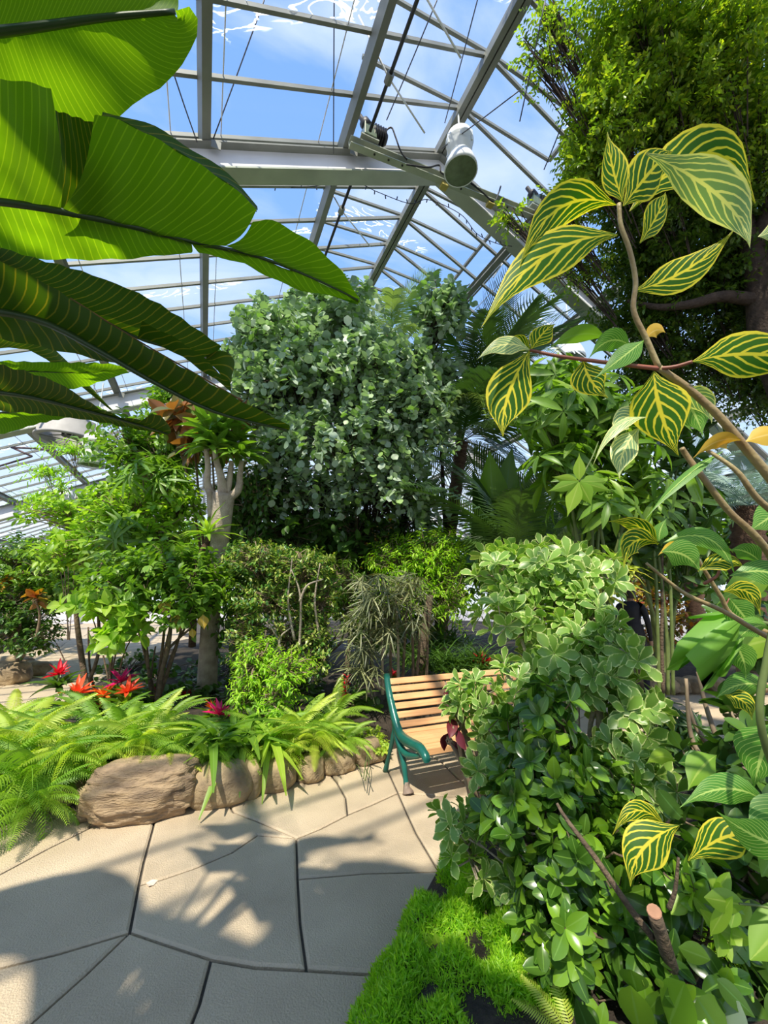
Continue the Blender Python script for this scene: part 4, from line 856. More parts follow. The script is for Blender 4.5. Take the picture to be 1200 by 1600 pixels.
# fishtail palm leaf at right
fp = empty('fishtail_palm', G(1300, 1330, 0.1), 'matt green wedge-shaped fishtail leaf with a torn tip at the right', 'palm')
pstem(fp, [(1330,1500,1.3),(1290,1100,1.3),(1230,990,1.3),(1160,968,1.3)], [0.010,0.006], 'greenstem')
def wedge(parent, base, pts, D, mat):
    b = np.array(W(*base, D[0])); V = [b-np.array(org(parent))]; n = len(pts)
    P = [np.array(W(px, py, D[1]+0.02*math.sin(i*1.9)))-np.array(org(parent)) for i, (px, py) in enumerate(pts)]
    mid = [(V[0]*0.5+p*0.5)-np.array(FW)*0.012 for p in P]
    mid = [m-np.array(FW)*(0.012 if i % 2 else -0.004) for i, m in enumerate(mid)]; P = [q_-np.array(FW)*(0.014 if i % 2 else -0.006) for i, q_ in enumerate(P)]; V = V+mid+P; F = []
    for i in range(n-1): F.append((0, 1+i, 2+i, 0)); F.append((1+i, 1+n+i, 2+n+i, 2+i))
    me = bpy.data.meshes.new('leaflet'); me.from_pydata([tuple(v) for v in V], [], [f[:3] if f[3] == 0 and f[0] == 0 else f for f in F]); me.materials.append(M[mat])
    me.polygons.foreach_set('use_smooth', np.ones(len(me.polygons), bool)); me.update(); return link('leaflet', me, parent)
M['fishtail'] = leafmat('fishtail leaf', [(0.17, 0.36, 0.05), (0.20, 0.40, 0.06)], 0.4, 0.5, None)
wedge(fp, (1168,962), [(1135,972),(1100,988),(1073,1025),(1083,1042),(1090,1048),(1095,1075),(1097,1082),(1108,1070),(1118,1060),(1128,1054),(1140,1030),(1147,1010),(1160,975)], (1.3, 1.3), 'fishtail')
wedge(fp, (1160,958), [(1110,958),(1085,972),(1060,1005),(1040,1040),(1042,1048),(1055,1045),(1072,1030),(1090,1000),(1105,975),(1130,965)], (1.32, 1.38), 'fishtail')
wedge(fp, (1150,955), [(1080,968),(1070,962),(1110,958),(1140,950)], (1.32, 1.4), 'fishtail')

# ------------------------------------------------------------------ big small-leaved tree, upper right
TU = [(1000, 40, 3.98, 110, 60, 0.6, 693), (1130, 60, 3.82, 110, 80, 0.6, 798), (950, 170, 4.15, 60, 90, 0.48, 546), (1060, 170, 4.15, 90, 80, 0.6, 798), (1180, 200, 4.15, 80, 110, 0.6, 756), (920, 250, 4.32, 42, 70, 0.42, 357), (880, 330, 4.65, 55, 40, 0.36, 60), (900, 410, 4.81, 50, 45, 0.36, 75), (850, 90, 4.15, 45, 60, 0.3, 36), (860, 30, 4.15, 40, 40, 0.3, 40), (800, 340, 4.65, 30, 22, 0.18, 18)]
TL = [(1010, 300, 4.48, 90, 70, 0.6, 693), (1120, 330, 4.65, 110, 90, 0.66, 882), (1010, 400, 4.81, 70, 60, 0.6, 546), (1100, 440, 4.81, 110, 70, 0.6, 756), (1180, 470, 4.81, 70, 90, 0.6, 546), (1010, 490, 4.98, 80, 50, 0.54, 504), (1110, 550, 4.98, 110, 60, 0.6, 714), (1190, 600, 4.98, 70, 70, 0.6, 462), (1010, 580, 5.23, 60, 50, 0.54, 252), (1230, 350, 4.32, 60, 160, 0.6, 630)]
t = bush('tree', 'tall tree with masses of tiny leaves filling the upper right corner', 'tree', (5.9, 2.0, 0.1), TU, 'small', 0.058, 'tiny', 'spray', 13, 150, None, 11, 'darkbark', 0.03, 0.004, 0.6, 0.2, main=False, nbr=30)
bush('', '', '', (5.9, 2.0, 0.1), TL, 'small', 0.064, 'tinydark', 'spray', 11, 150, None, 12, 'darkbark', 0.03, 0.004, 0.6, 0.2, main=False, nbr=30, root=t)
pstem(t, [(1330,900,4.32),(1240,640,4.32),(1200,540,4.32),(1190,470,4.32),(1180,400,4.32),(1150,310,4.40),(1130,220,4.48),(1110,120,4.40)], [0.2,0.15,0.14,0.10,0.07,0.04], 'darkbark', 'trunk', None, 10)
pstem(t, [(1185,470,4.32),(1130,463,4.32),(1080,475,4.40),(1030,480,4.56),(980,470,4.73)], [0.07,0.05,0.02], 'darkbark', 'branch')
pstem(t, [(1180,400,4.32),(1210,300,4.15),(1230,200,3.98)], [0.09,0.04], 'darkbark', 'branch')
pstem(t, [(1150,330,4.40),(1080,250,4.32),(1000,180,4.15),(930,120,4.15)], [0.05,0.015], 'darkbark', 'branch')

# ------------------------------------------------------------------ silver-leaved tree in the middle
SB = [(450,520,6.6,80,42,.7,90),(540,490,6.6,60,42,.7,80),(470,590,6.4,108,55,.9,150),(590,600,6.5,105,65,.9,150),(540,560,6.2,90,60,.7,100),(410,610,6.7,48,80,.6,80),(420,510,6.8,60,34,.5,50),(540,680,6.2,120,60,.9,140),(640,650,6.5,75,90,.9,140),(690,600,6.8,42,60,.6,50),(450,690,6.6,60,55,.7,70),(600,760,6.5,80,50,.8,60),(500,760,6.6,80,40,.8,50),(692,480,6.2,40,42,.35,60),(660,555,6.3,38,40,.4,40),(385,560,6.9,36,40,.4,30),(500,470,6.8,60,22,.4,24),(400,500,7.0,40,26,.4,20),(655,780,6.8,50,50,.6,40)]
t = bush('silver_tree', 'large round-leaved silver-green tree at the centre under the roof', 'tree', (2.6, 8.6, 0.2), SB, 'round', 0.12, 'silver', 'droop', 8, 150, None, 21, 'darkbark', 0.04, 0.005, 0.5, 0.3, main=False, nbr=40)
bush('', '', '', (2.6, 8.6, 0.2), [(a, b-4, c, d*1.06, e2*1.1, f, int(g*1.1)) for a, b, c, d, e2, f, g in SB], 'round', 0.105, 'silver', 'spray', 8, 150, None, 22, 'darkbark', 0.04, 0.004, 0.75, 0.5, root=t, main=False, nbr=40)
for pts, r in (([(500,1010,7.4),(505,900,7.4),(525,800,7.2),(540,700,6.9)], [.09,.07,.04]), ([(560,1010,7.6),(555,900,7.4),(570,800,7.1),(600,690,6.9)], [.07,.05,.03]), ([(700,900,7.4),(690,700,7.2),(690,520,7.0)], [.05,.03,.015])): pstem(t, pts, r, 'darkbark', 'trunk')
for k in range(26):
    x = rnd.uniform(420, 660); pstem(t, [(x, 690, 6.8), (x+rnd.uniform(-15, 15), 780, 6.9), (x+rnd.uniform(-25, 25), 880, 7.0)], [.006, .004], 'darkbark', 'hanging_vine', 6, 4)
# dark shrubs under it
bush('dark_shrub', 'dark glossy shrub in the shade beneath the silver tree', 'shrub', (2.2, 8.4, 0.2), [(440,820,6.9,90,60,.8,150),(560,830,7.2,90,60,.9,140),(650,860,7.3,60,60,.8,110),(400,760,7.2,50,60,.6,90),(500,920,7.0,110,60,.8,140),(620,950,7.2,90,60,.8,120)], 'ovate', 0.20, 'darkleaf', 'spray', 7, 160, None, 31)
bush('banana_clump', 'low broad-leaved plant with yellowing leaves in the gap under the silver tree', 'plant', W(585, 990, 8.5), [(560,870,8.6,30,40,.4,5),(600,840,8.8,25,30,.4,5),(575,905,8.4,25,30,.4,4)], 'big', 0.55, 'yellowleaf', 'rosette', 3, 30, None, 32)

# ------------------------------------------------------------------ palms
def frond_t(n=34, L=1.0, ll=0.30, droop=0.5, seed=0, curl=0.3, lw=0.016, vee=0.2, fwd=0.55):
    """pinnate frond along +Y arching down, returns leaf template arrays (quads)"""
    r = random.Random(seed); V = []; F = []; uv = []
    def rach(t): return np.array([0, L*(t-0.12*t*t*droop), L*(0.28*t*curl-droop*t*t*0.55)])
    for i in range(n):
        a, b = rach(i/n), rach((i+1)/n); q = len(V); w_ = 0.007*L*(1-i/n)+0.0015
        V += [a+[-w_, 0, 0], a+[w_, 0, 0], b+[w_, 0, 0], b+[-w_, 0, 0]]; uv += [(0.5, i/n)]*4; F.append((q, q+1, q+2, q+3))
    for i in range(n):
        t = 0.10+0.90*(i+0.5)/n; c = rach(t); l = ll*L*(math.sin(math.pi*min(0.97, 0.18+0.80*t))**0.6)*r.uniform(.88, 1.08)
        for s in (-1, 1):
            d = np.array([s*0.9, fwd+0.5*t, vee]); d /= np.linalg.norm(d); pts = []
            for k, g in enumerate((0, 0.35, 0.7, 1.0)):
                p = c+d*l*g+np.array([0, 0, -l*0.55*g*g*r.uniform(.8, 1.2)*(0.35+droop)]); ww = lw*L*(0.6, 1.0, 0.8, 0.08)[k]; pts.append((p, ww))
            q = len(V)
            for k, (p, ww) in enumerate(pts): V += [p+[0, -ww, 0.0], p+[0, ww, 0.0]]; uv += [(0, k/3), (1, k/3)]
            for k in range(3): F.append((q+2*k, q+2*k+1, q+2*k+3, q+2*k+2))
    return np.array(V, float), np.array(F), np.array(uv)
for k in range(3): T['palm%d' % k] = frond_t(44, 1.0, 0.28, (0.45, 0.8, 1.15)[k], k, 0.3, 0.0085)
for k in range(3): T['fern%d' % k] = frond_t(30, 1.0, 0.13, (0.7, 1.1, 1.5)[k], 10+k, 0.9, 0.011, 0.05, 0.15)
T['cycad'] = frond_t(40, 1.0, 0.22, 0.7, 30, 0.6, 0.008, 0.3)
def fronds(parent, tmpl, origin, specs, mat, seed=0, pname='frond'):
    rng = np.random.default_rng(seed)
    for (az, el, L) in specs:
        tn = tmpl[rng.integers(len(tmpl))]; d = np.array([math.cos(az)*math.cos(el), math.sin(az)*math.cos(el), math.sin(el)])
        n = np.array([-math.cos(az)*math.sin(el), -math.sin(az)*math.sin(el), math.cos(el)])+rng.normal(0, .12, 3)
        place_leaves(parent, tn, [origin], [d], [n], [L], M[mat], rng, 1, pname)
def palm(label, base, crown, nf, L, mat, trunkr, seed, tmpl=('palm0', 'palm1', 'palm2'), elr=(-0.3, 1.25), tmat='fibre', name='palm', group=None, hangs=0):
    base = Vector(base); crown = Vector(crown); t = empty(name, base, label, 'palm', group); rng = np.random.default_rng(seed)
    pts = curve3([base, base.lerp(crown, .5)+Vector((rng.normal(0, .04), rng.normal(0, .04), 0)), crown], 30)
    MB().tube(pts, [trunkr*(1.15 if k % 2 else 0.95)*(1.1-0.2*k/30) for k in range(30)], 12).build('trunk', M[tmat], t, True)
    sp_ = []
    for k in range(nf):
        az = k*2.39996+rng.normal(0, .15); el = elr[1]+(elr[0]-elr[1])*(k/nf)**0.8+rng.normal(0, .08); sp_.append((az, el, L*rng.uniform(.85, 1.1)))
    fronds(t, tmpl, np.array(crown), sp_, mat, seed)
    return t
t = palm('feather palm with drooping dark fronds right of the silver tree', (4.1, 6.9, 0.2), W(722, 690, 7.4), 17, 2.5, 'palm', 0.12, 41, elr=(-0.35, 1.35))
MB().tube([W(718,690,7.4), W(716,640,7.4)], [.07,.05], 8).build('crownshaft', M['greenstem'], t, True)
c_ = np.array(W(750, 610, 7.0)); fronds(t, ('palm1', 'palm2'), c_, [(a, e2, 1.8) for a, e2 in ((-.2, 1.1), (-.9, 1.0), (-1.8, 1.2), (.9, .9), (-.5, .4), (-2.6, .9), (-.4, .7), (-1.2, .2), (.2, .9), (-2.2, .5), (-.8, -.2), (.6, .2), (-1.6, .9))], 'palm', 43)
fronds(t, ('palm2',), np.array(W(735, 625, 7.0)), [(-1.9, -.1, 1.3), (-1.2, -.2, 1.3), (-2.5, 0, 1.2)], 'palmpale', 44)
palm('young palm with long arching fronds behind the pale-edged bush', W(800, 960, 6.4), W(803, 868, 6.4), 12, 2.1, 'palm', 0.06, 45, elr=(0.15, 1.45))
palm('second young palm with upright fronds behind the palm trunk', W(870, 960, 7.6), W(868, 860, 7.6), 10, 2.0, 'palm', 0.06, 46, elr=(0.2, 1.4))
palm('bluish cycad-like palm with fine curving fronds at far right', W(1170, 1040, 6.2), W(1170, 790, 6.2), 20, 1.25, 'blue', 0.22, 47, ('cycad',), (-0.3, 1.2))
palm('pale fine-leaved palm further back at far right', W(1090, 1000, 8.0), W(1085, 770, 8.0), 16, 1.5, 'blue', 0.15, 48, ('cycad',), (-0.3, 1.3))
palm('small dark palm behind the silver tree top', (2.6, 10.5, .2), W(610, 520, 8.6), 12, 1.5, 'palmpale', 0.08, 49, ('palm2',), (-0.2, 1.2))
# bird of paradise with paddle leaves
t = empty('paddle_plant', W(775, 960, 6.9), 'clump of upright paddle leaves behind the palms', 'plant')
for k, (b_, t_, hw, D, rl) in enumerate((((775,930),(738,735),20,(6.9,6.8),.5), ((775,930),(765,705),28,(6.9,7.0),.1), ((778,930),(800,700),26,(6.9,7.1),-.3), ((780,930),(830,740),22,(6.9,7.1),-.5), ((772,930),(745,790),24,(6.8,6.5),.2), ((785,930),(862,800),20,(6.9,6.9),.3), ((790,930),(835,860),18,(6.9,6.6),.1), ((770,930),(755,850),18,(6.8,6.5),.4))):
    hleaf(t, b_, t_, hw, D, 'mid' if k % 2 else 'darkleaf', ((b_[0]-t_[0])*.15, 0), rl, [0.05, 0.06, 0.1, 0.5, 0.95, 1.0, 0.85, 0.45, 0.02])

# ------------------------------------------------------------------ trunk tree (left of centre) with strap crown
t = empty('dragon_tree', G(322, 1125, 0.2), 'stout pale-trunked tree with a knobbly fork and leafy crown', 'tree')
pstem(t, [(322,1112,5.6),(326,1020,5.6),(332,930,5.6),(340,870,5.6),(347,800,5.6),(350,770,5.6)], [0.14,0.125,0.12,0.125,0.14,0.15], 'palebark', 'trunk', 24, 14)
for pts in ([(340,785,5.6),(325,760,5.55),(325,730,5.5),(322,700,5.5)], [(355,780,5.6),(372,765,5.6),(375,740,5.6),(378,720,5.6)], [(348,770,5.55),(345,745,5.5),(338,720,5.5),(335,700,5.5)], [(352,770,5.6),(358,750,5.6),(362,720,5.6)], [(333,805,5.6),(328,780,5.55),(327,765,5.5)]): pstem(t, pts, [.07,.045,.032], 'palebark', 'branch')
rng = np.random.default_rng(5); P, D_, N_, S = [], [], [], []
for (px, py, D) in ((322,700,5.5),(378,715,5.6),(335,698,5.45),(362,712,5.6),(345,680,5.6),(350,660,5.7),(372,690,5.8),(325,675,5.6)):
    c = np.array(W(px, py, D)); a, b, c2, d = arrange('rosette', c[None].repeat(1, 0), np.array([[rng.normal(0, .25), rng.normal(0, .25), 1.0]]), 16, 0.42, rng); P.append(a); D_.append(b); N_.append(c2); S.append(d)
T['dstrap'] = leaf_t([0.08, 0.11, 0.13, 0.12, 0.08, 0.01], 6, 0.25, 0.5)
place_leaves(t, 'dstrap', np.concatenate(P), np.concatenate(D_), np.concatenate(N_), np.concatenate(S), M['mid'], rng, 150)
# small dragon plant leaning beside it
t = empty('dragon_tree', W(305, 1000, 5.5), 'thin leaning ringed stem with a spiky tuft beside the pale trunk', 'tree')
pstem(t, [(300,1010,5.5),(306,900,5.5),(318,860,5.5),(325,840,5.5)], [.05,.05,.04], 'fibre', 'trunk')
P, D_, N_, S = arrange('rosette', np.array([W(325, 835, 5.4)]), np.array([[-.2, -.3, 1.0]]), 26, 0.42, rng); place_leaves(t, 'finger', P, D_, N_, S, M['lime'], rng, 26)

# ------------------------------------------------------------------ other background shrubs (left to right)
bush('shrub', 'dense mid-green hedge shrub at the far left under the white wall', 'shrub', W(60, 1000, 8.4), [(30,870,8.2,70,40,.8,170),(110,880,8.0,70,45,.8,170),(60,920,8.0,70,40,.8,130),(150,910,7.6,50,40,.7,90),(130,845,8.4,60,28,.6,80)], 'ovate', 0.125, 'mid', 'spray', 9, 200, None, 51, main=False)
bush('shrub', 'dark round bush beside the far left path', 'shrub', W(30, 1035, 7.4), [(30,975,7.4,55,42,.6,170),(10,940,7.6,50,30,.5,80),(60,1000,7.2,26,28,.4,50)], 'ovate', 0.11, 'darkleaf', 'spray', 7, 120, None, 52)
bush('bromeliad', 'small red-brown spiky plant above the dark round bush', 'bromeliad', W(22, 930, 7.8), [(22,915,7.8,10,8,.1,2)], 'stiff', 0.35, 'orangeleaf', 'rosette', 14, 28, None, 53)
bush('croton', 'orange-yellow leaf cluster above the dark bush at left', 'croton', W(55, 1000, 7.0), [(56,938,6.9,10,9,.1,4)], 'ovate', 0.2, 'orangeleaf', 'rosette', 6, 24, None, 54)
bush('feathery_tree', 'airy pale green feathery sapling before the left roof slope', 'tree', W(105, 1000, 6.8), [(75,735,6.8,50,10,.4,34),(115,700,6.8,46,8,.4,30),(60,775,6.8,45,8,.4,24),(95,760,6.7,35,30,.3,16)], 'needle', 0.12, 'feather', 'spray', 9, 0, None, 55, 'twig', .008, .002, .8, .1)
bush('shrub', 'tall airy shrub with glossy leaves in front of the left roof slope', 'shrub', W(250, 1000, 7.2), [(200,690,7.0,50,50,.6,80),(260,700,7.0,60,50,.7,110),(270,625,7.0,32,34,.4,60),(235,740,6.9,60,36,.6,90),(320,640,7.2,40,36,.5,60),(190,770,6.8,50,26,.5,60)], 'ovate', 0.15, 'mid', 'spray', 9, 200, None, 56, main=False)
bush('rubber_plant', 'rubber plant with rust-backed leaves above the pale trunk', 'plant', W(330, 1000, 6.4), [(300,655,6.3,40,22,.4,16),(275,668,6.3,24,16,.3,8),(360,655,6.4,36,20,.4,12),(330,690,6.3,36,26,.4,10)], 'ovate', 0.32, 'rubber', 'rosette', 6, 260, None, 57)
bush('lime_shrub', 'sunlit yellow-green shrub left of the pale trunk', 'shrub', W(215, 1010, 5.9), [(200,790,5.9,66,40,.6,110),(120,860,6.2,60,30,.5,80),(250,830,5.7,50,36,.5,80),(160,830,6.0,50,30,.5,70),(110,800,6.6,60,30,.6,70),(280,780,5.9,36,34,.4,50)], 'ovate', 0.13, 'lime', 'spray', 8, 220, None, 58, main=False)
bush('split_leaf_philodendron', 'philodendron with deep-cut fingered dark leaves at left of the pale trunk', 'plant', W(210, 1010, 5.5), [(200,830,5.4,36,24,.3,9),(235,735,5.7,50,26,.3,9),(165,850,5.5,30,18,.3,6),(270,750,5.8,30,20,.3,6)], 'finger', 0.36, 'mid', 'flatpalm', 11, 290, None, 59, main=False)
bush('ivy_shrub', 'leafy bright shrub with drooping leaves and bare grey stems left of the trunk', 'shrub', W(245, 1095, 4.9), [(260,880,4.9,60,34,.5,100),(220,910,4.8,60,34,.5,90),(310,900,4.8,42,36,.4,70),(290,950,4.7,44,26,.35,40),(180,890,5.0,40,36,.4,50),(330,930,4.9,30,40,.3,40)], 'ovate', 0.115, 'mid', 'spray', 8, 260, None, 60, 'bark', .022, .004)
yl = empty('fallen_leaves', W(257, 950, 4.6)); bpy.data.objects.remove(yl)
t = bush('sapling', 'thin-stemmed lime-leaved sapling beside the red and orange bromeliads', 'sapling', W(175, 1092, 4.7), [(185,950,4.6,46,22,.35,24),(135,940,4.8,32,12,.3,14),(190,990,4.5,40,22,.3,18),(215,980,4.6,30,24,.3,12)], 'ovate', 0.17, 'lime', 'rosette', 5, 280, None, 61, 'bark', .012, .003)
for pts, r in (([(137,1085,4.9),(128,1030,4.9),(120,970,4.9),(118,935,4.9)], [.035,.03,.022]), ([(135,1075,4.9),(150,1035,4.9),(155,1000,4.9),(152,905,4.95),(160,880,4.9)], [.025,.018,.014]), ([(170,1090,4.7),(173,1040,4.7),(177,990,4.7)], [.022,.018]), ([(112,1060,5.0),(100,1030,5.0),(88,1005,5.0)], [.009,.005]), ([(148,1080,5.0),(140,1040,5.0),(138,980,5.0)], [.014,.01])): pstem(t, pts, r, 'bark', 'branch')
t = empty('sapling', W(245, 1098, 4.75), 'forked bare grey stem leaning right toward the pale trunk', 'sapling')
for pts, r in (([(245,1098,4.75),(253,1050,4.75),(263,1010,4.75),(268,965,4.8),(272,930,4.8)], [.03,.026,.016]), ([(262,1015,4.75),(282,995,4.75),(305,975,4.75),(330,945,4.8)], [.016,.011]), ([(235,1080,4.9),(238,1040,4.9),(243,1010,4.9)], [.012,.009])): pstem(t, pts, r, 'bark', 'branch')
for (px, py, hh) in ((257,948,14),(278,970,17),(317,972,12),(300,990,8)): o = hleaf(t, (px, py-hh), (px+2, py+hh), hh*.7, (4.55, 4.5), 'yellowleaf', (0, 0), .2); o['label'] = 'yellow leaf'
bush('dark_shrub', 'deep green shrub immediately right of the pale trunk', 'shrub', W(400, 1050, 6.0), [(385,860,6.0,36,60,.5,120),(400,780,6.4,40,50,.5,90),(380,950,5.8,36,60,.4,90)], 'ovate', 0.12, 'darkleaf', 'droop', 7, 100, None, 62)
t = bush('mottled_hedge', 'twiggy hedge of tiny mottled yellow-green leaves with bare pale stems', 'shrub', W(450, 1085, 5.0), [(400,870,5.0,50,26,.45,170),(470,880,5.0,56,26,.45,180),(430,930,4.9,70,36,.5,240),(500,930,5.1,36,50,.4,130),(450,990,4.9,70,40,.5,200),(500,1010,4.9,30,40,.4,90),(385,990,4.9,30,50,.4,90)], 'small', 0.062, 'croton', 'spray', 10, 300, None, 63)
for pts in ([(465,1060,4.6),(470,960,4.6),(467,920,4.6),(455,890,4.6)], [(440,1020,4.6),(430,990,4.6),(405,960,4.55)], [(468,940,4.6),(480,915,4.6),(505,905,4.6)], [(440,1050,4.6),(437,1000,4.6),(455,980,4.6)], [(460,1000,4.6),(450,940,4.6),(457,870,4.6)], [(500,1000,4.7),(492,940,4.7),(500,880,4.7)]): pstem(t, pts, [.016,.012,.006], 'palebark', 'branch')
bush('feathery_shrub', 'bright green fine-leaved shrub in front of the mottled hedge', 'shrub', W(410, 1120, 4.4), [(400,1030,4.3,30,40,.35,130),(450,1045,4.2,40,26,.35,120),(385,1080,4.2,22,36,.3,90),(430,1090,4.1,34,26,.3,90)], 'lance', 0.065, 'feather', 'spray', 9, 0, None, 64)
bush('feathery_shrub', 'tall bright green fine-leaved shrub behind the thin finger-leaved plant', 'shrub', W(650, 1020, 6.4), [(620,870,6.4,50,36,.5,160),(670,860,6.3,50,36,.5,170),(640,910,6.2,60,40,.5,170),(700,920,6.2,36,60,.4,130),(690,850,6.4,30,26,.4,60)], 'lance', 0.09, 'feather', 'spray', 9, 120, None, 65)
bush('feathery_shrub', 'lower bright green shrub left of the finger-leaved plant', 'shrub', W(540, 1060, 6.0), [(540,900,6.2,34,40,.4,90),(550,950,6.2,36,50,.4,90)], 'lance', 0.085, 'mid', 'spray', 9, 60, None, 66)
t = empty('false_aralia', W(610, 1075, 4.7), 'false aralia with thin dark finger leaves on upright bare stems behind the bench', 'shrub')
rng = np.random.default_rng(67)
for x, top in ((580,930),(597,950),(610,960),(622,930),(632,940),(645,950),(655,970),(668,940)):
    pstem(t, [(x-3+rnd.uniform(-5, 5), 1085, 4.8), (x, 1010, 4.8), (x+rnd.uniform(-6, 6), top, 4.75)], [.02,.013], 'palebark' if x in (622, 597) else 'bark', 'stem')
cp = []
for (px, py, rx, ry, nn_) in ((610,925,52,26,40),(590,970,46,22,26),(630,960,36,24,22),(585,1000,36,18,14),(560,1030,22,22,10),(575,1050,18,12,6),(600,905,40,12,16)):
    for _ in range(nn_): cp.append(W(px+rnd.uniform(-rx, rx), py+rnd.uniform(-ry, ry), 4.65+rnd.uniform(-.3, .3)))
P, D_, N_, S = arrange('palmate', np.array([tuple(c) for c in cp]), nrm(np.array([0, -.35, 1.0])+rng.normal(0, .35, (len(cp), 3))), 9, 0.23, rng)
D_ = nrm(D_+np.array([0, 0, -.1])); T['thin'] = leaf_t([0.02, 0.032, 0.028, 0.01], 3, 0.2, 0.25)
place_leaves(t, 'thin', P, D_, N_, S, M['aralia'], rng, 290)
def grass(label, base, n, L, mat, seed, spread=0.12, nparts=0, name='grass_clump', group=None, tmpl='grass', el=(0.5, 1.4), cat='grass'):
    rng = np.random.default_rng(seed); t = empty(name, base, label, cat, group); az = rng.uniform(0, 2*np.pi, n); e2 = rng.uniform(el[0], el[1], n)
    d = np.stack([np.cos(az)*np.cos(e2), np.sin(az)*np.cos(e2), np.sin(e2)], 1); nn_ = np.stack([-np.cos(az)*np.sin(e2), -np.sin(az)*np.sin(e2), np.cos(e2)], 1)
    p = np.array(base)+np.stack([rng.normal(0, spread, n), rng.normal(0, spread, n), np.zeros(n)], 1)
    place_leaves(t, tmpl, p, d, nn_, L*rng.uniform(.7, 1.15, n), M[mat], rng, nparts, 'blade', 'blades'); return t
for i, (x, y, D) in enumerate(((680,1045,5.6),(715,1050,5.8),(750,1045,5.6),(700,1010,6.6),(660,1040,6.2))):
    grass(['dark grass tuft just behind the bench back','dark grass tuft behind the middle of the bench','dark grass tuft behind the bushy end of the bench','taller dark grass further back behind the bench','dark grass at the foot of the finger-leaved plant'][i], W(x, y, D), 120, 0.6, 'darkleaf', 70+i, .15, 0, 'grass_clump', 'dark grass behind the bench')
pstem(empty('leaning_sapling', W(665, 1060, 5.6), 'short leaning brown trunk behind the bench', 'sapling'), [(655,1060,5.6),(662,1000,5.6),(668,960,5.6),(672,930,5.6)], [.07,.06,.05], 'bark', 'trunk')

# right-hand middle distance
bush('palmate_tree', 'light green tree with hand-shaped leaves behind the yellow-veined shrub', 'tree', W(930, 1050, 4.4), [(860,640,4.2,60,60,.5,30),(920,620,4.4,60,50,.5,30),(960,690,4.4,60,60,.5,30),(880,720,4.2,60,50,.5,26),(930,780,4.2,70,50,.5,26),(1010,640,4.6,50,50,.5,20),(860,580,4.6,50,30,.4,14),(1000,760,4.5,50,60,.5,20)], 'lance', 0.30, 'mid', 'palmate', 6, 300, None, 81, 'greenstem', .03, .005)
bush('palmate_tree', 'darker hand-leaved tree in the shade further right', 'tree', W(1040, 1050, 5.0), [(1000,830,5.0,60,50,.6,24),(1060,790,5.2,60,70,.6,26),(950,830,4.9,50,40,.5,18),(1080,880,5.0,50,50,.5,16),(1060,690,5.4,60,50,.6,16)], 'lance', 0.32, 'darkleaf', 'palmate', 6, 200, None, 82, 'greenstem', .03, .005)
t = empty('palmate_sprig', W(905, 900, 3.4), 'single sunlit hand-shaped leaf above the cream-edged bush', 'leaf')
for (tx, ty, hw) in ((905,708,9),(938,750,10),(925,790,13),(886,808,12),(855,768,9),(862,745,8),(958,768,9)): hleaf(t, (905, 752), (tx, ty) if (tx, ty) != (938, 750) else (950, 752), hw, (3.4, 3.4), 'lime', (0, 0), .1)
pstem(t, [(905,752,3.4),(925,715,3.45),(935,690,3.6)], [.006,.005], 'greenstem')
bush('yellow_croton', 'yellow striped narrow-leaved plant just behind the cream-edged bush', 'croton', W(930, 1010, 4.6), [(930,900,4.5,50,30,.3,18),(900,870,4.6,40,20,.3,10)], 'finger', 0.26, 'striped', 'rosette', 9, 150, None, 83)
bush('orange_croton', 'orange-flecked croton between the pale bush and the green canes', 'croton', W(1025, 1040, 7.9), [(1020,930,7.9,36,30,.4,60),(1030,990,7.9,30,26,.4,50),(1060,960,7.8,30,30,.4,40),(985,905,8.0,30,20,.3,24)], 'ovate', 0.12, 'orangeleaf', 'spray', 6, 100, None, 84)
t = empty('cane_clump', W(1050, 1090, 4.6), 'clump of smooth green canes right of the person in black', 'plant')
for x0, x1 in ((1030,1022),(1044,1028),(1052,1044),(1036,1034)): pstem(t, [(x0, 1085, 4.5), (x0-2, 1000, 4.5), ((x0+x1)/2, 930, 4.5), (x1, 860, 4.5)], [.020,.015], 'greenstem' if x0 != 1036 else 'bark', 'cane')

# ------------------------------------------------------------------ cream-edged bush around the bench, and the glossy one in front
VB = G(905, 1330, 0.12)
bush('variegated_bush', 'cream-edged rosette-leaved bush, the tallest one, half hiding the bench', 'bush', VB,
 [(780,890,3.2,50,30,.3,22),(850,875,3.3,60,26,.4,30),(915,890,3.3,50,30,.4,26),(830,930,3.1,70,30,.4,34),(800,960,2.9,50,30,.3,20),(890,950,3.0,54,34,.4,30),(930,965,2.8,30,26,.3,13),(870,1000,2.8,70,30,.35,34),(905,1045,2.7,46,32,.35,20),(965,1010,2.6,26,22,.2,9),(860,1050,2.7,50,30,.3,20),(960,1080,2.6,50,30,.3,18),(1000,1110,2.4,36,30,.2,8)],
 'obovate', 0.135, 'varieg', 'rosette', 8, 300, 'cream-edged bushes', 91, 'palebark', .022, .004, .5, .5)
bush('variegated_bush', 'cream-edged sprays hanging in front of the bench slats', 'bush', G(850, 1340, 0.12), [(745,1080,2.5,36,24,.2,9),(765,1115,2.4,36,30,.2,12),(720,1112,2.5,24,14,.15,5),(800,1060,2.5,24,20,.2,6),(775,1165,2.3,24,20,.2,8),(755,1200,2.2,22,12,.1,3)], 'obovate', 0.105, 'varieg', 'rosette', 8, 300, 'cream-edged bushes', 92, 'palebark', .010, .003, .5, .5)
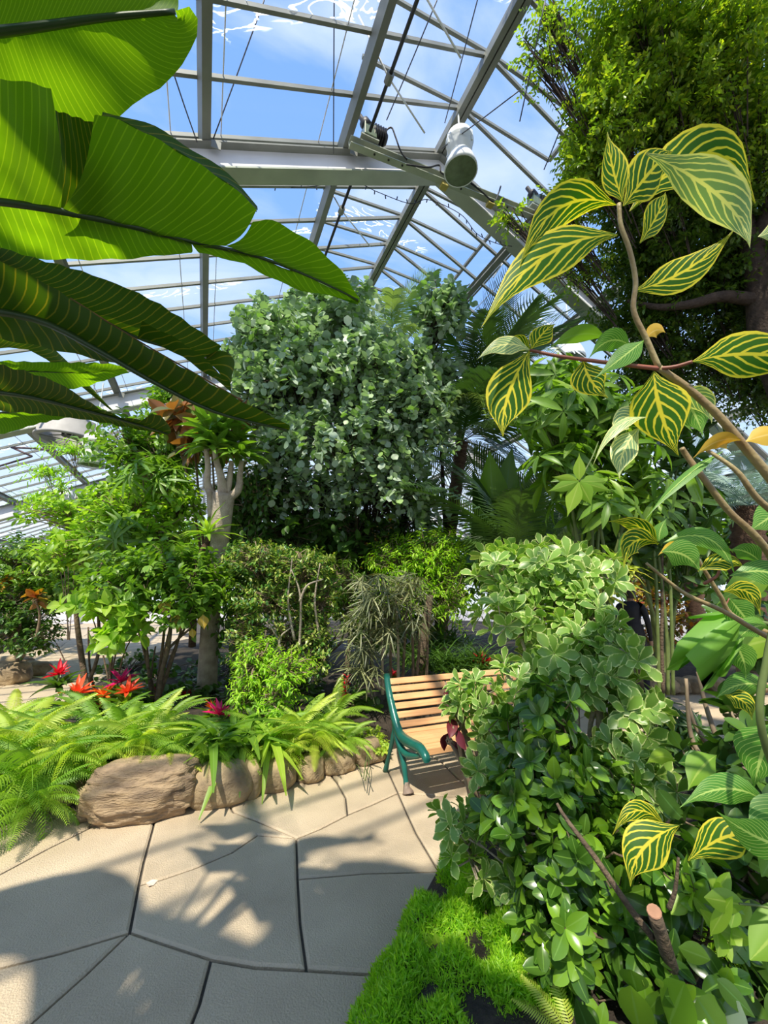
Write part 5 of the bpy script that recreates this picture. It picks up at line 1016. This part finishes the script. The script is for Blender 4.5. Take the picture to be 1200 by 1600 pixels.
bush('variegated_bush', 'low cream-edged sprays at the path edge above the bright moss', 'bush', G(840, 1480, 0.12), [(715,1290,1.95,30,24,.12,9),(735,1340,1.9,34,26,.15,9),(775,1400,1.85,36,26,.15,9),(800,1330,1.9,40,36,.2,14),(820,1470,1.75,40,24,.15,6),(850,1400,1.8,44,30,.2,8),(800,1255,2.0,34,26,.2,12)], 'obovate', 0.085, 'varieg', 'rosette', 8, 300, 'cream-edged bushes', 93, 'palebark', .008, .003, .5, .5)
bush('variegated_bush', 'cream-edged bush in the shade at the right behind the glossy one', 'bush', G(1010, 1330, 0.12), [(960,1170,2.3,40,30,.2,12),(1010,1200,2.2,40,30,.2,12),(960,1230,2.2,40,30,.2,10),(1020,1250,2.1,36,30,.2,8)], 'obovate', 0.11, 'varieg', 'rosette', 8, 200, 'cream-edged bushes', 94, 'palebark', .010, .003, .5, .5)
pstem(empty('bare_sapling', G(938, 1300, 0.1), 'short pale bare trunk standing in the middle of the pale bush', 'sapling'), [(940,1290,2.5),(936,1200,2.5),(938,1120,2.5),(925,1050,2.6)], [.032,.028,.024], 'palebark', 'trunk')
GB = G(1075, 1700, 0.1)
gt = bush('glossy_bush', 'dark glossy-leaved bush filling the right foreground', 'bush', G(1040, 1600, 0.1),
 [(860,1100,1.95,36,34,.2,12),(815,1160,1.9,40,34,.2,12),(870,1170,1.9,60,40,.25,24),(830,1220,1.8,56,36,.25,20),(880,1260,1.7,60,40,.25,24),(800,1290,1.75,44,34,.2,14),(920,1310,1.65,66,44,.25,26),(860,1360,1.65,56,40,.25,18),(990,1340,1.6,60,40,.25,18),(900,1430,1.6,70,44,.25,22),(830,1430,1.65,36,40,.2,8),(980,1440,1.5,60,50,.25,18),(1060,1360,1.5,60,40,.2,12),(1080,1450,1.45,50,40,.2,10),(900,1520,1.55,80,50,.25,22),(1000,1530,1.45,60,40,.2,12),(960,1240,1.8,50,40,.2,12)],
 'ellip', 0.088, 'glossy', 'rosette', 7, 300, None, 95, 'bark', .006, .0025, .55, .5)
pstem(gt, [(1080,1660,1.4),(1060,1560,1.35),(1045,1500,1.3),(1022,1425,1.25)], [.03,.026,.022,.02], 'bark', 'trunk', 14, 10)
o = MB().lathe(W(1022, 1424, 1.25), [(0.0, 0.004), (0.019, 0.003), (0.021, 0)], 12, (W(1022,1424,1.25)-W(1045,1500,1.3))).build('cut_face', plain('sawn wood', (0.50, 0.26, 0.16), 0.8, 0, .1, 40), gt)
pstem(gt, [(1020,1465,1.3),(985,1420,1.32),(930,1340,1.36),(885,1280,1.42),(870,1255,1.45)], [.011,.009,.005], 'bark', 'branch')
pstem(gt, [(1062,1560,1.35),(1090,1520,1.35),(1100,1480,1.35)], [.010,.006], 'bark', 'branch')
pstem(gt, [(980,1560,1.45),(960,1480,1.45),(900,1450,1.5),(880,1440,1.5)], [.009,.004], 'bark', 'branch')
pstem(gt, [(1045,1420,1.3),(1055,1390,1.3),(1060,1340,1.3)], [.008,.004], 'bark', 'branch')
# extra sunlit tips
bush('lime_sprig', 'bright lime young shoots at the top of the glossy bush', 'shoot', G(900, 1400, 0.1), [(870,1010+150,1.8,50,30,.15,5),(940,1210,1.75,40,30,.1,3),(1090,1390,1.35,30,20,.1,3),(1110,1430,1.35,24,20,.1,2)], 'ovate', 0.09, 'lime', 'rosette', 5, 60, None, 96, 'greenstem', .004, .002)
# very near dark leaves at the bottom edge
nb = empty('broadleaf_seedling', G(1010, 1790, 0.1), 'plump dusty dark green leaves at the bottom right edge', 'plant')
for (b_, t_, hw, mt) in (((1045,1600),(1070,1535),26,'glossy'), ((1000,1615),(985,1540),24,'glossy'), ((995,1550),(985,1515),20,'glossy'), ((1140,1610),(1155,1565),16,'silver'), ((1035,1545),(1025,1528),6,'lime'), ((1020,1540),(1003,1532),6,'lime'), ((1120,1530),(1180,1590),14,'darkleaf'), ((1090,1560),(1140,1640),30,'darkleaf'), ((935,1650),(900,1560),16,'darkleaf'), ((1110,1460),(1145,1400),10,'lime'),
  ((1250,1420),(1172,1500),28,'lime'), ((1165,1415),(1100,1402),16,'lime'), ((1150,1418),(1142,1450),10,'lime'), ((1230,1300),(1190,1370),18,'mid'), ((1110,1500),(1060,1480),14,'mid')):
    hleaf(nb, b_, t_, hw, (1.22, 1.2), mt, (0, 0), .25, [0.05, 0.6, 0.9, 1.0, 1.0, 0.9, 0.7, 0.35, 0.03], .25)
pstem(nb, [(1260,1440,1.2),(1200,1418,1.2),(1155,1412,1.2)], [.004,.003], 'greenstem')
# cut-leaved and pink-stemmed things at right
t = bush('cut_leaf_plant', 'low plant with dark jagged leaves by the right-hand path', 'plant', G(1060, 1240, 0.14), [(1060,1130,3.4,40,24,.3,16),(1040,1170,3.2,40,24,.3,14),(1090,1180,3.1,30,24,.25,10)], 'finger', 0.2, 'darkleaf', 'flatpalm', 9, 250, None, 97)
t = empty('pink_stemmed_shrub', G(1160, 1330, 0.12), 'group of arching pinkish brown stems at the right', 'shrub')
for pts in ([(1165,1260,2.2),(1130,1180,2.3),(1105,1110,2.4),(1090,1050,2.5)], [(1170,1260,2.2),(1150,1150,2.3),(1135,1080,2.4)], [(1150,1250,2.2),(1110,1200,2.3),(1080,1150,2.4),(1072,1060,2.5)], [(1185,1260,2.1),(1180,1150,2.1),(1165,1060,2.2)], [(1120,1180,2.4),(1090,1140,2.5),(1075,1100,2.6)]): pstem(t, pts, [.02,.014,.009], 'twig', 'stem')
o = t; pl_ = bush('shrub', 'broad-leaved green shrub crowding the right edge behind the yellow-veined leaves', 'shrub', G(1230, 1330, 0.12), [(1130,1230,1.9,50,50,.3,12),(1180,1160,1.9,40,60,.3,12),(1190,1420,1.6,50,60,.25,12),(1150,1330,1.7,50,50,.25,12),(1200,1560,1.5,60,50,.2,12),(1190,1020,2.2,40,60,.3,10),(1150,950,2.5,60,40,.3,10)], 'ellip', 0.13, 'darkleaf', 'rosette', 6, 250, None, 98)
bush('bromeliad', 'rust-red spiky plant low under the right-hand stems', 'bromeliad', G(1150, 1265, 0.15), [(1130,1235,2.1,10,8,.05,2)], 'stiff', 0.16, 'orangeleaf', 'rosette', 14, 28, None, 99)
bush('wine_leaf_plant', 'small wine-red leaved sprig poking through the pale bush by the bench seat', 'plant', G(760, 1300, 0.12), [(712,1135,2.45,5,10,.05,2),(700,1085,2.6,4,4,.03,1),(742,1078,2.6,4,4,.03,1),(700,1020+130,2.6,5,6,.05,1)], 'ovate', 0.13, 'wine', 'droop', 2, 20, None, 100)

# bright moss-like mound
rng = np.random.default_rng(101); t = empty('moss_fern', G(700, 1560, 0.05), 'bright green feathery mound spilling over the path edge at the bottom', 'ground cover')
P = []
for (px, py, rx, h_, n_) in ((760,1430,70,0.26,8000),(795,1540,70,0.28,9000),(770,1480,60,0.28,7000),(740,1400,50,0.3,5000),(800,1440,50,0.28,4000),(775,1500,60,0.22,6000),(770,1560,70,0.22,6000),(745,1460,50,0.24,5000),(860,1480,70,0.22,5000),(720,1385,36,0.3,4200),(690,1480,70,0.26,7000),(640,1560,70,0.20,6000),(730,1560,90,0.24,7000),(800,1500,60,0.20,3500),(600,1620,60,0.15,3500),(700,1640,90,0.18,5000),(800,1600,80,0.2,5000),(840,1590,80,0.22,5000),(1160,1560,60,0.35,2500)):
    g = G(px, py+20, 0.0); r = rx*g.dot(FW)/FOC if False else rx*((g-CAM).dot(FW))/FOC
    a = rng.uniform(0, 2*np.pi, n_); rr = np.sqrt(rng.random(n_)); x = g.x+np.cos(a)*rr*r; y = g.y+np.sin(a)*rr*r; hh = h_*np.sqrt(np.maximum(0, 1-rr**2))*(0.75+0.25*np.sin(x*23)*np.cos(y*21)); P.append(np.stack([x, y, 0.02+hh*rng.uniform(.75, 1.0, n_)], 1))
P = np.concatenate(P); D_ = nrm(rng.normal(0, .6, (len(P), 3))+np.array([0, 0, .7])); N_ = nrm(rng.normal(0, 1, (len(P), 3))+np.array([0, 0, .4]))
scatter_mesh('foliage', T['needle'], P, frames(D_, N_, rng.uniform(.018, .036, len(P))), M['feather'], t, rng)
# fern at the very bottom and lime seedling in the moss
t = empty('fern', G(880, 1730, 0.08), 'small light fern at the bottom edge right of the mossy mound', 'fern')
fronds(t, ('fern0', 'fern1'), np.array(W(900, 1640, 1.35)), [(1.9, .7, .26), (2.5, .6, .24), (1.3, .8, .26), (3.0, .4, .22), (.8, .6, .22)], 'fernlime', 3)
bush('lime_seedling', 'small lime-leaved seedling growing in the bright mound', 'seedling', G(665, 1600, 0.1), [(662,1575,1.72,16,12,.05,4),(690,1590,1.7,12,8,.05,2)], 'ovate', 0.06, 'lime', 'rosette', 5, 30, None, 102, 'greenstem', .003, .002)

# ------------------------------------------------------------------ ferns, strap plants and bromeliads in the island bed
FERN_LBL = {}
def fern(px, py, D, L, n, mat, label, seed, elr=(-0.2, 0.85), tm=('fern0', 'fern1', 'fern2')):
    c = gz(px, py, D); t = empty('fern', c, label, 'fern', 'ferns in the island bed'); rng = np.random.default_rng(seed); sp_ = []
    for k in range(n): sp_.append((k*2.39996+rng.normal(0, .2), elr[1]+(elr[0]-elr[1])*((k+.5)/n)+rng.normal(0, .1), L*rng.uniform(.8, 1.15)))
    fronds(t, tm, np.array(c), sp_, mat, seed); return t
def gz(px, dist, z):
    d = FW + RT*((px-600)/FOC); d = Vector((d.x, d.y, 0)).normalized(); return CAM+d*dist+Vector((0, 0, z-CAMH))
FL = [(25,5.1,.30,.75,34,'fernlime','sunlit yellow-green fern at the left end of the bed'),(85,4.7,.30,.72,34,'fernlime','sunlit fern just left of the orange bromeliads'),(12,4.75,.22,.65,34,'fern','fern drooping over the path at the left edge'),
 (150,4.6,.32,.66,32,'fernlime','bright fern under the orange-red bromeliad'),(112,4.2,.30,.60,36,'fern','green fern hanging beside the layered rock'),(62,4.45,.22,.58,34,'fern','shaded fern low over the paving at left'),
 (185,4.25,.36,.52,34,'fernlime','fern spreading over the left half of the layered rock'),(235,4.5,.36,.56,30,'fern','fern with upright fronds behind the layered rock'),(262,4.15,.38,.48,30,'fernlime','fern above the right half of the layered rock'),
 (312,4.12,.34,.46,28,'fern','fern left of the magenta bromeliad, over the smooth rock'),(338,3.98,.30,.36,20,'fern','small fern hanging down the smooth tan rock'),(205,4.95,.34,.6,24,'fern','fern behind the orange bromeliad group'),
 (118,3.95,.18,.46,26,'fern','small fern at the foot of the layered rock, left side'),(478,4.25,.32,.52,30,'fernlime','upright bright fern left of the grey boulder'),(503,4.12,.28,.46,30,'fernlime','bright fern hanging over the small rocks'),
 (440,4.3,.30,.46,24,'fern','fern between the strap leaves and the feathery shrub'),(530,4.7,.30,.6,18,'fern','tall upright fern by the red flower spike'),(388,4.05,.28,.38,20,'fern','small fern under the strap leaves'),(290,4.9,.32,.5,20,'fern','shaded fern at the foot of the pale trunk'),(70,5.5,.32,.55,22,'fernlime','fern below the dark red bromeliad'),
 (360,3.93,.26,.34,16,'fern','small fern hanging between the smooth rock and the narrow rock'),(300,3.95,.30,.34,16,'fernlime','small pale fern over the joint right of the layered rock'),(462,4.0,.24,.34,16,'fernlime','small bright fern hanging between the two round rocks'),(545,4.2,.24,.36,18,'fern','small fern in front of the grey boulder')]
for i, (px, py, D, L, n, mt, lab) in enumerate(FL): fern(px, py, D, L, n, mt, lab, 200+i)
# maidenhair by the bench leg
bush('maidenhair_fern', 'lacy light green maidenhair fern between the rocks and the bench leg', 'fern', G(580, 1215, 0.15), [(560,1160,4.1,30,20,.18,90),(590,1180,4.0,20,26,.15,80),(545,1185,3.95,26,20,.15,70),(585,1150,4.2,16,12,.1,30)], 'round', 0.034, 'fernlime', 'spray', 7, 0, None, 110, 'greenstem', .004, .002)
bush('ground_ivy', 'dark creeping leaves behind the ferns at the foot of the saplings', 'ground cover', G(250, 1110, 0.2), [(220,1095,5.0,50,14,.4,60),(290,1090,5.2,50,14,.4,60),(120,1100,5.2,40,12,.3,30),(330,1075,6.2,60,20,.8,90),(250,1060,6.6,60,16,.8,70),(450,1080,5.6,60,20,.6,60),(370,1040,7.5,60,20,.8,60),(200,1040,7.5,40,14,.6,40),(380,1100,5.0,40,20,.3,40),(560,1090,5.0,30,14,.3,20)], 'round', 0.09, 'darkleaf', 'spray', 6, 100, None, 111)
bush('creeping_plant', 'tiny green creeper in the joint in front of the smooth rocks', 'ground cover', G(320, 1275, 0.0), [(300,1268,3.55,60,5,.03,50),(250,1278,3.5,12,4,.03,12)], 'small', 0.03, 'feather', 'spray', 5, 0, None, 112, 'greenstem', .003, .002)
SP = [(368,4.02,.34,.52,'broad strap-leaved plant beside the magenta bromeliad'),(405,3.97,.30,.46,'strap-leaved plant drooping over the narrow rock'),(442,3.98,.30,.46,'strap-leaved plant with yellowing tips over the round rock'),(385,4.3,.32,.46,'strap-leaved plant behind the narrow rock')]
for i, (px, py, D, L, lab) in enumerate(SP): grass(lab, gz(px, py, D), 20, L, 'mid' if i != 2 else 'lime', 300+i, .03, 20, 'strap_plant', 'strap-leaved plants', 'strap', (0.1, 1.3), 'plant')
T['strap'] = leaf_t([0.05, 0.07, 0.075, 0.07, 0.05, 0.01], 8, 0.3, 0.8)
BR = [(93,1050,4.75,'f_red','dark red bromeliad, the leftmost flower of the bed',1.1),(122,1080,4.3,'f_coral','large orange-red bromeliad near the left end of the bed',1.2),(163,1083,4.35,'f_orange','orange bromeliad, middle of the three orange ones',.9),(199,1078,4.3,'f_coral','orange-red bromeliad below the magenta one',1.0),(190,1062,4.5,'f_magenta','magenta bromeliad behind the orange-red ones',1.1),
 (343,1112,4.1,'f_magenta','magenta and white bromeliad at the foot of the pale trunk',1.1),(290,1085,5.2,'f_red','small red bromeliad in the shade left of the pale trunk',.8),(162,1098,4.3,'f_red','small dark red bloom under the orange bromeliad',.6),(332,1103,4.3,'f_orange','small orange bloom left of the magenta and white one',.7),(243,1082,5.0,'f_red','little red bloom by the forked grey stem',.6),(755,1035,5.6,'f_red','wine red bromeliad behind the bench back',1.2),(615,1052,5.6,'f_red','little red bloom behind the left end of the bench',.6)]
for i, (px, py, D, mt, lab, s_) in enumerate(BR):
    c = W(px, py, D); t = empty('bromeliad', c-Vector((0, 0, .22*s_)), lab, 'bromeliad', 'bromeliads'); rng = np.random.default_rng(400+i)
    P, D_, N_, S = arrange('rosette', np.array([tuple(c-Vector((0, 0, .16*s_)))]), np.array([[0, 0, 1.0]]), 14, .27*s_, rng); place_leaves(t, 'stiff', P, D_, N_, S*1.1, M['mid' if mt != 'f_red' else 'darkleaf'], rng, 14)
    P, D_, N_, S = arrange('rosette', np.array([tuple(c-Vector((0, 0, .03)))]), np.array([[0, -.25, 1.0]]), 15, .15*s_, rng); place_leaves(t, 'petal', P, D_, N_, S, M[mt], rng, 15, 'bract')
    MB().tube([c-Vector((0, 0, .2*s_)), c-Vector((0, 0, .02))], [.014, .012], 6).build('stem', M['greenstem'], t, True)
t = empty('red_ginger', W(540, 1125, 4.6), 'upright red flower spike left of the bench', 'flower')
rng = np.random.default_rng(77); hs = np.linspace(0, 1, 22); P = np.array([tuple(W(536+6*h, 1098-40*h, 4.6)) for h in hs]); az = hs*40
D_ = np.stack([np.cos(az), np.sin(az), np.full(22, .6)], 1); place_leaves(t, 'petal', P, D_, np.array([[0, 0, 1.0]]).repeat(22, 0), np.full(22, .075), M['f_red'], rng, 22, 'bract')
pstem(t, [(540,1125,4.6),(537,1098,4.6),(541,1060,4.6)], [.009,.006], 'greenstem')

# ------------------------------------------------------------------ far background planting that closes the view
FB = [(20,900,12,90,40,'far shrub below the left white wall'),(160,880,11,110,60,'far shrub behind the sapling stems'),(330,850,10.5,90,90,'far tree mass behind the pale trunk'),(470,860,11,90,80,'far dark planting behind the silver tree, left half'),(690,870,11.5,80,90,'far dark planting behind the palm trunk'),(800,840,12,80,90,'far planting behind the young palms'),(900,840,11,80,90,'far planting behind the hand-leaved tree'),(1010,850,11,80,90,'far planting behind the orange croton'),(1120,850,10,80,110,'far planting behind the fine-leaved palms'),(1230,800,9,80,130,'far planting at the right edge')]
for i, (px, py, D, rx, ry, lab) in enumerate(FB):
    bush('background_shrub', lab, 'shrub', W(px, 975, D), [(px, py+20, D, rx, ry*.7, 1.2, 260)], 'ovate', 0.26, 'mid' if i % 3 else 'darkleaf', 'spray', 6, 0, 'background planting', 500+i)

# ------------------------------------------------------------------ the person in black beyond the bush
def person():
    g = G(1001, 1092, 0.0); g.z = 0.0; root = empty('person', g, 'person in a black jacket and dark trousers walking away on the right-hand path', 'person')
    away = Vector((g.x, g.y, 0)).normalized(); side = Vector((away.y, -away.x, 0))
    def P(s, f, z): return g+side*s+away*f+Vector((0, 0, z))
    J = {'pelvis': (P(0,0,.95), .13), 'waist': (P(0,0,1.10), .12), 'chest': (P(0,.02,1.30), .14), 'upper': (P(0,.02,1.42), .10), 'neck': (P(0,.03,1.50), .052), 'head0': (P(0,.04,1.57), .062), 'head1': (P(0,.05,1.65), .088), 'head2': (P(0,.04,1.72), .06)}
    Ed = [('pelvis','waist'),('waist','chest'),('chest','upper'),('upper','neck'),('neck','head0'),('head0','head1'),('head1','head2')]
    for n_, s in (('L', -1), ('R', 1)):
        J['sh'+n_] = (P(.17*s,.02,1.41), .062); J['el'+n_] = (P(.22*s,-.03,1.14), .045); J['wr'+n_] = (P(.23*s,.06,.90), .028); J['pa'+n_] = (P(.235*s,.09,.83), .032)
        J['hp'+n_] = (P(.10*s,0,.90), .095); J['kn'+n_] = (P(.11*s,.05*s+.03,.50), .06); J['an'+n_] = (P(.11*s,.10*s-.03,.09), .042); J['to'+n_] = (P(.12*s,.10*s+.13,.035), .033)
        Ed += [('upper','sh'+n_),('sh'+n_,'el'+n_),('el'+n_,'wr'+n_),('wr'+n_,'pa'+n_),('pelvis','hp'+n_),('hp'+n_,'kn'+n_),('kn'+n_,'an'+n_),('an'+n_,'to'+n_)]
        for k, (df, L_) in enumerate(((-.024, .075), (-.008, .085), (.008, .08), (.023, .062))):
            J['f%s%d' % (n_, k)] = (P(.235*s,.095+df,.83-L_*.6), .0095); J['g%s%d' % (n_, k)] = (P(.228*s,.10+df,.83-L_*1.1), .008); Ed += [('pa'+n_, 'f%s%d' % (n_, k)), ('f%s%d' % (n_, k), 'g%s%d' % (n_, k))]
        J['th'+n_] = (P(.22*s,.135,.80), .01); Ed.append(('pa'+n_, 'th'+n_))
    ks = list(J); idx = {k: i for i, k in enumerate(ks)}
    me = bpy.data.meshes.new('body'); me.from_pydata([tuple(J[k][0]-g) for k in ks], [(idx[a], idx[b]) for a, b in Ed], [])
    for mt in ('cloth', 'trouser', 'skin'): me.materials.append(M[mt])
    o = link('body', me, root); md = o.modifiers.new('skin', 'SKIN'); md.use_smooth_shade = True
    for k in ks: me.skin_vertices[0].data[idx[k]].radius = (J[k][1], J[k][1])
    me.skin_vertices[0].data[0].use_root = True
    o.modifiers.new('subd', 'SUBSURF').levels = 1; o.modifiers['subd'].render_levels = 1
    dg = bpy.context.evaluated_depsgraph_get(); m2 = bpy.data.meshes.new_from_object(o.evaluated_get(dg)); o.modifiers.clear(); o.data = m2
    m2.materials.clear(); [m2.materials.append(M[mt]) for mt in ('cloth', 'trouser', 'skin')]
    for p in m2.polygons:
        z = p.center.z; lat = abs((p.center.x*side.x+p.center.y*side.y)); p.use_smooth = True
        p.material_index = 2 if (z > 1.49 or (lat > .19 and z < .87)) else (0 if z > .84 else 1)
    hb = MB(); hb.lathe(P(0,.03,1.585), [(.075, -.05), (.092, 0), (.101, .06), (.098, .12), (.07, .165), (.0, .185)], 20); hb.build('hair', M['hair'], root, True)
    for s in (-1, 1): MB().lathe(P(.088*s,.05,1.62), [(0, 0), (.02, .004), (.03, .012), (0, .018)], 10, side*s).build('ear', M['skin'], root, True)
    MB().lathe(P(0,0,.80), [(.165, 0), (.17, .03), (.155, .25), (.15, .33)], 20).build('jacket_hem', M['cloth'], root, True)
person()
# a fallen leaf and small marks on the paving
t = tag(MB().add([G(228,1380,.004), G(238,1374,.012), G(247,1375,.006), G(240,1383,.004), G(232,1385,.009)], [(0,1,2,3),(0,3,4)]).build('fallen_leaf', plain('pale dry leaf', (0.62, 0.50, 0.40), 0.8)), 'small pale dry leaf lying on the paving beside the curved joint', 'leaf')
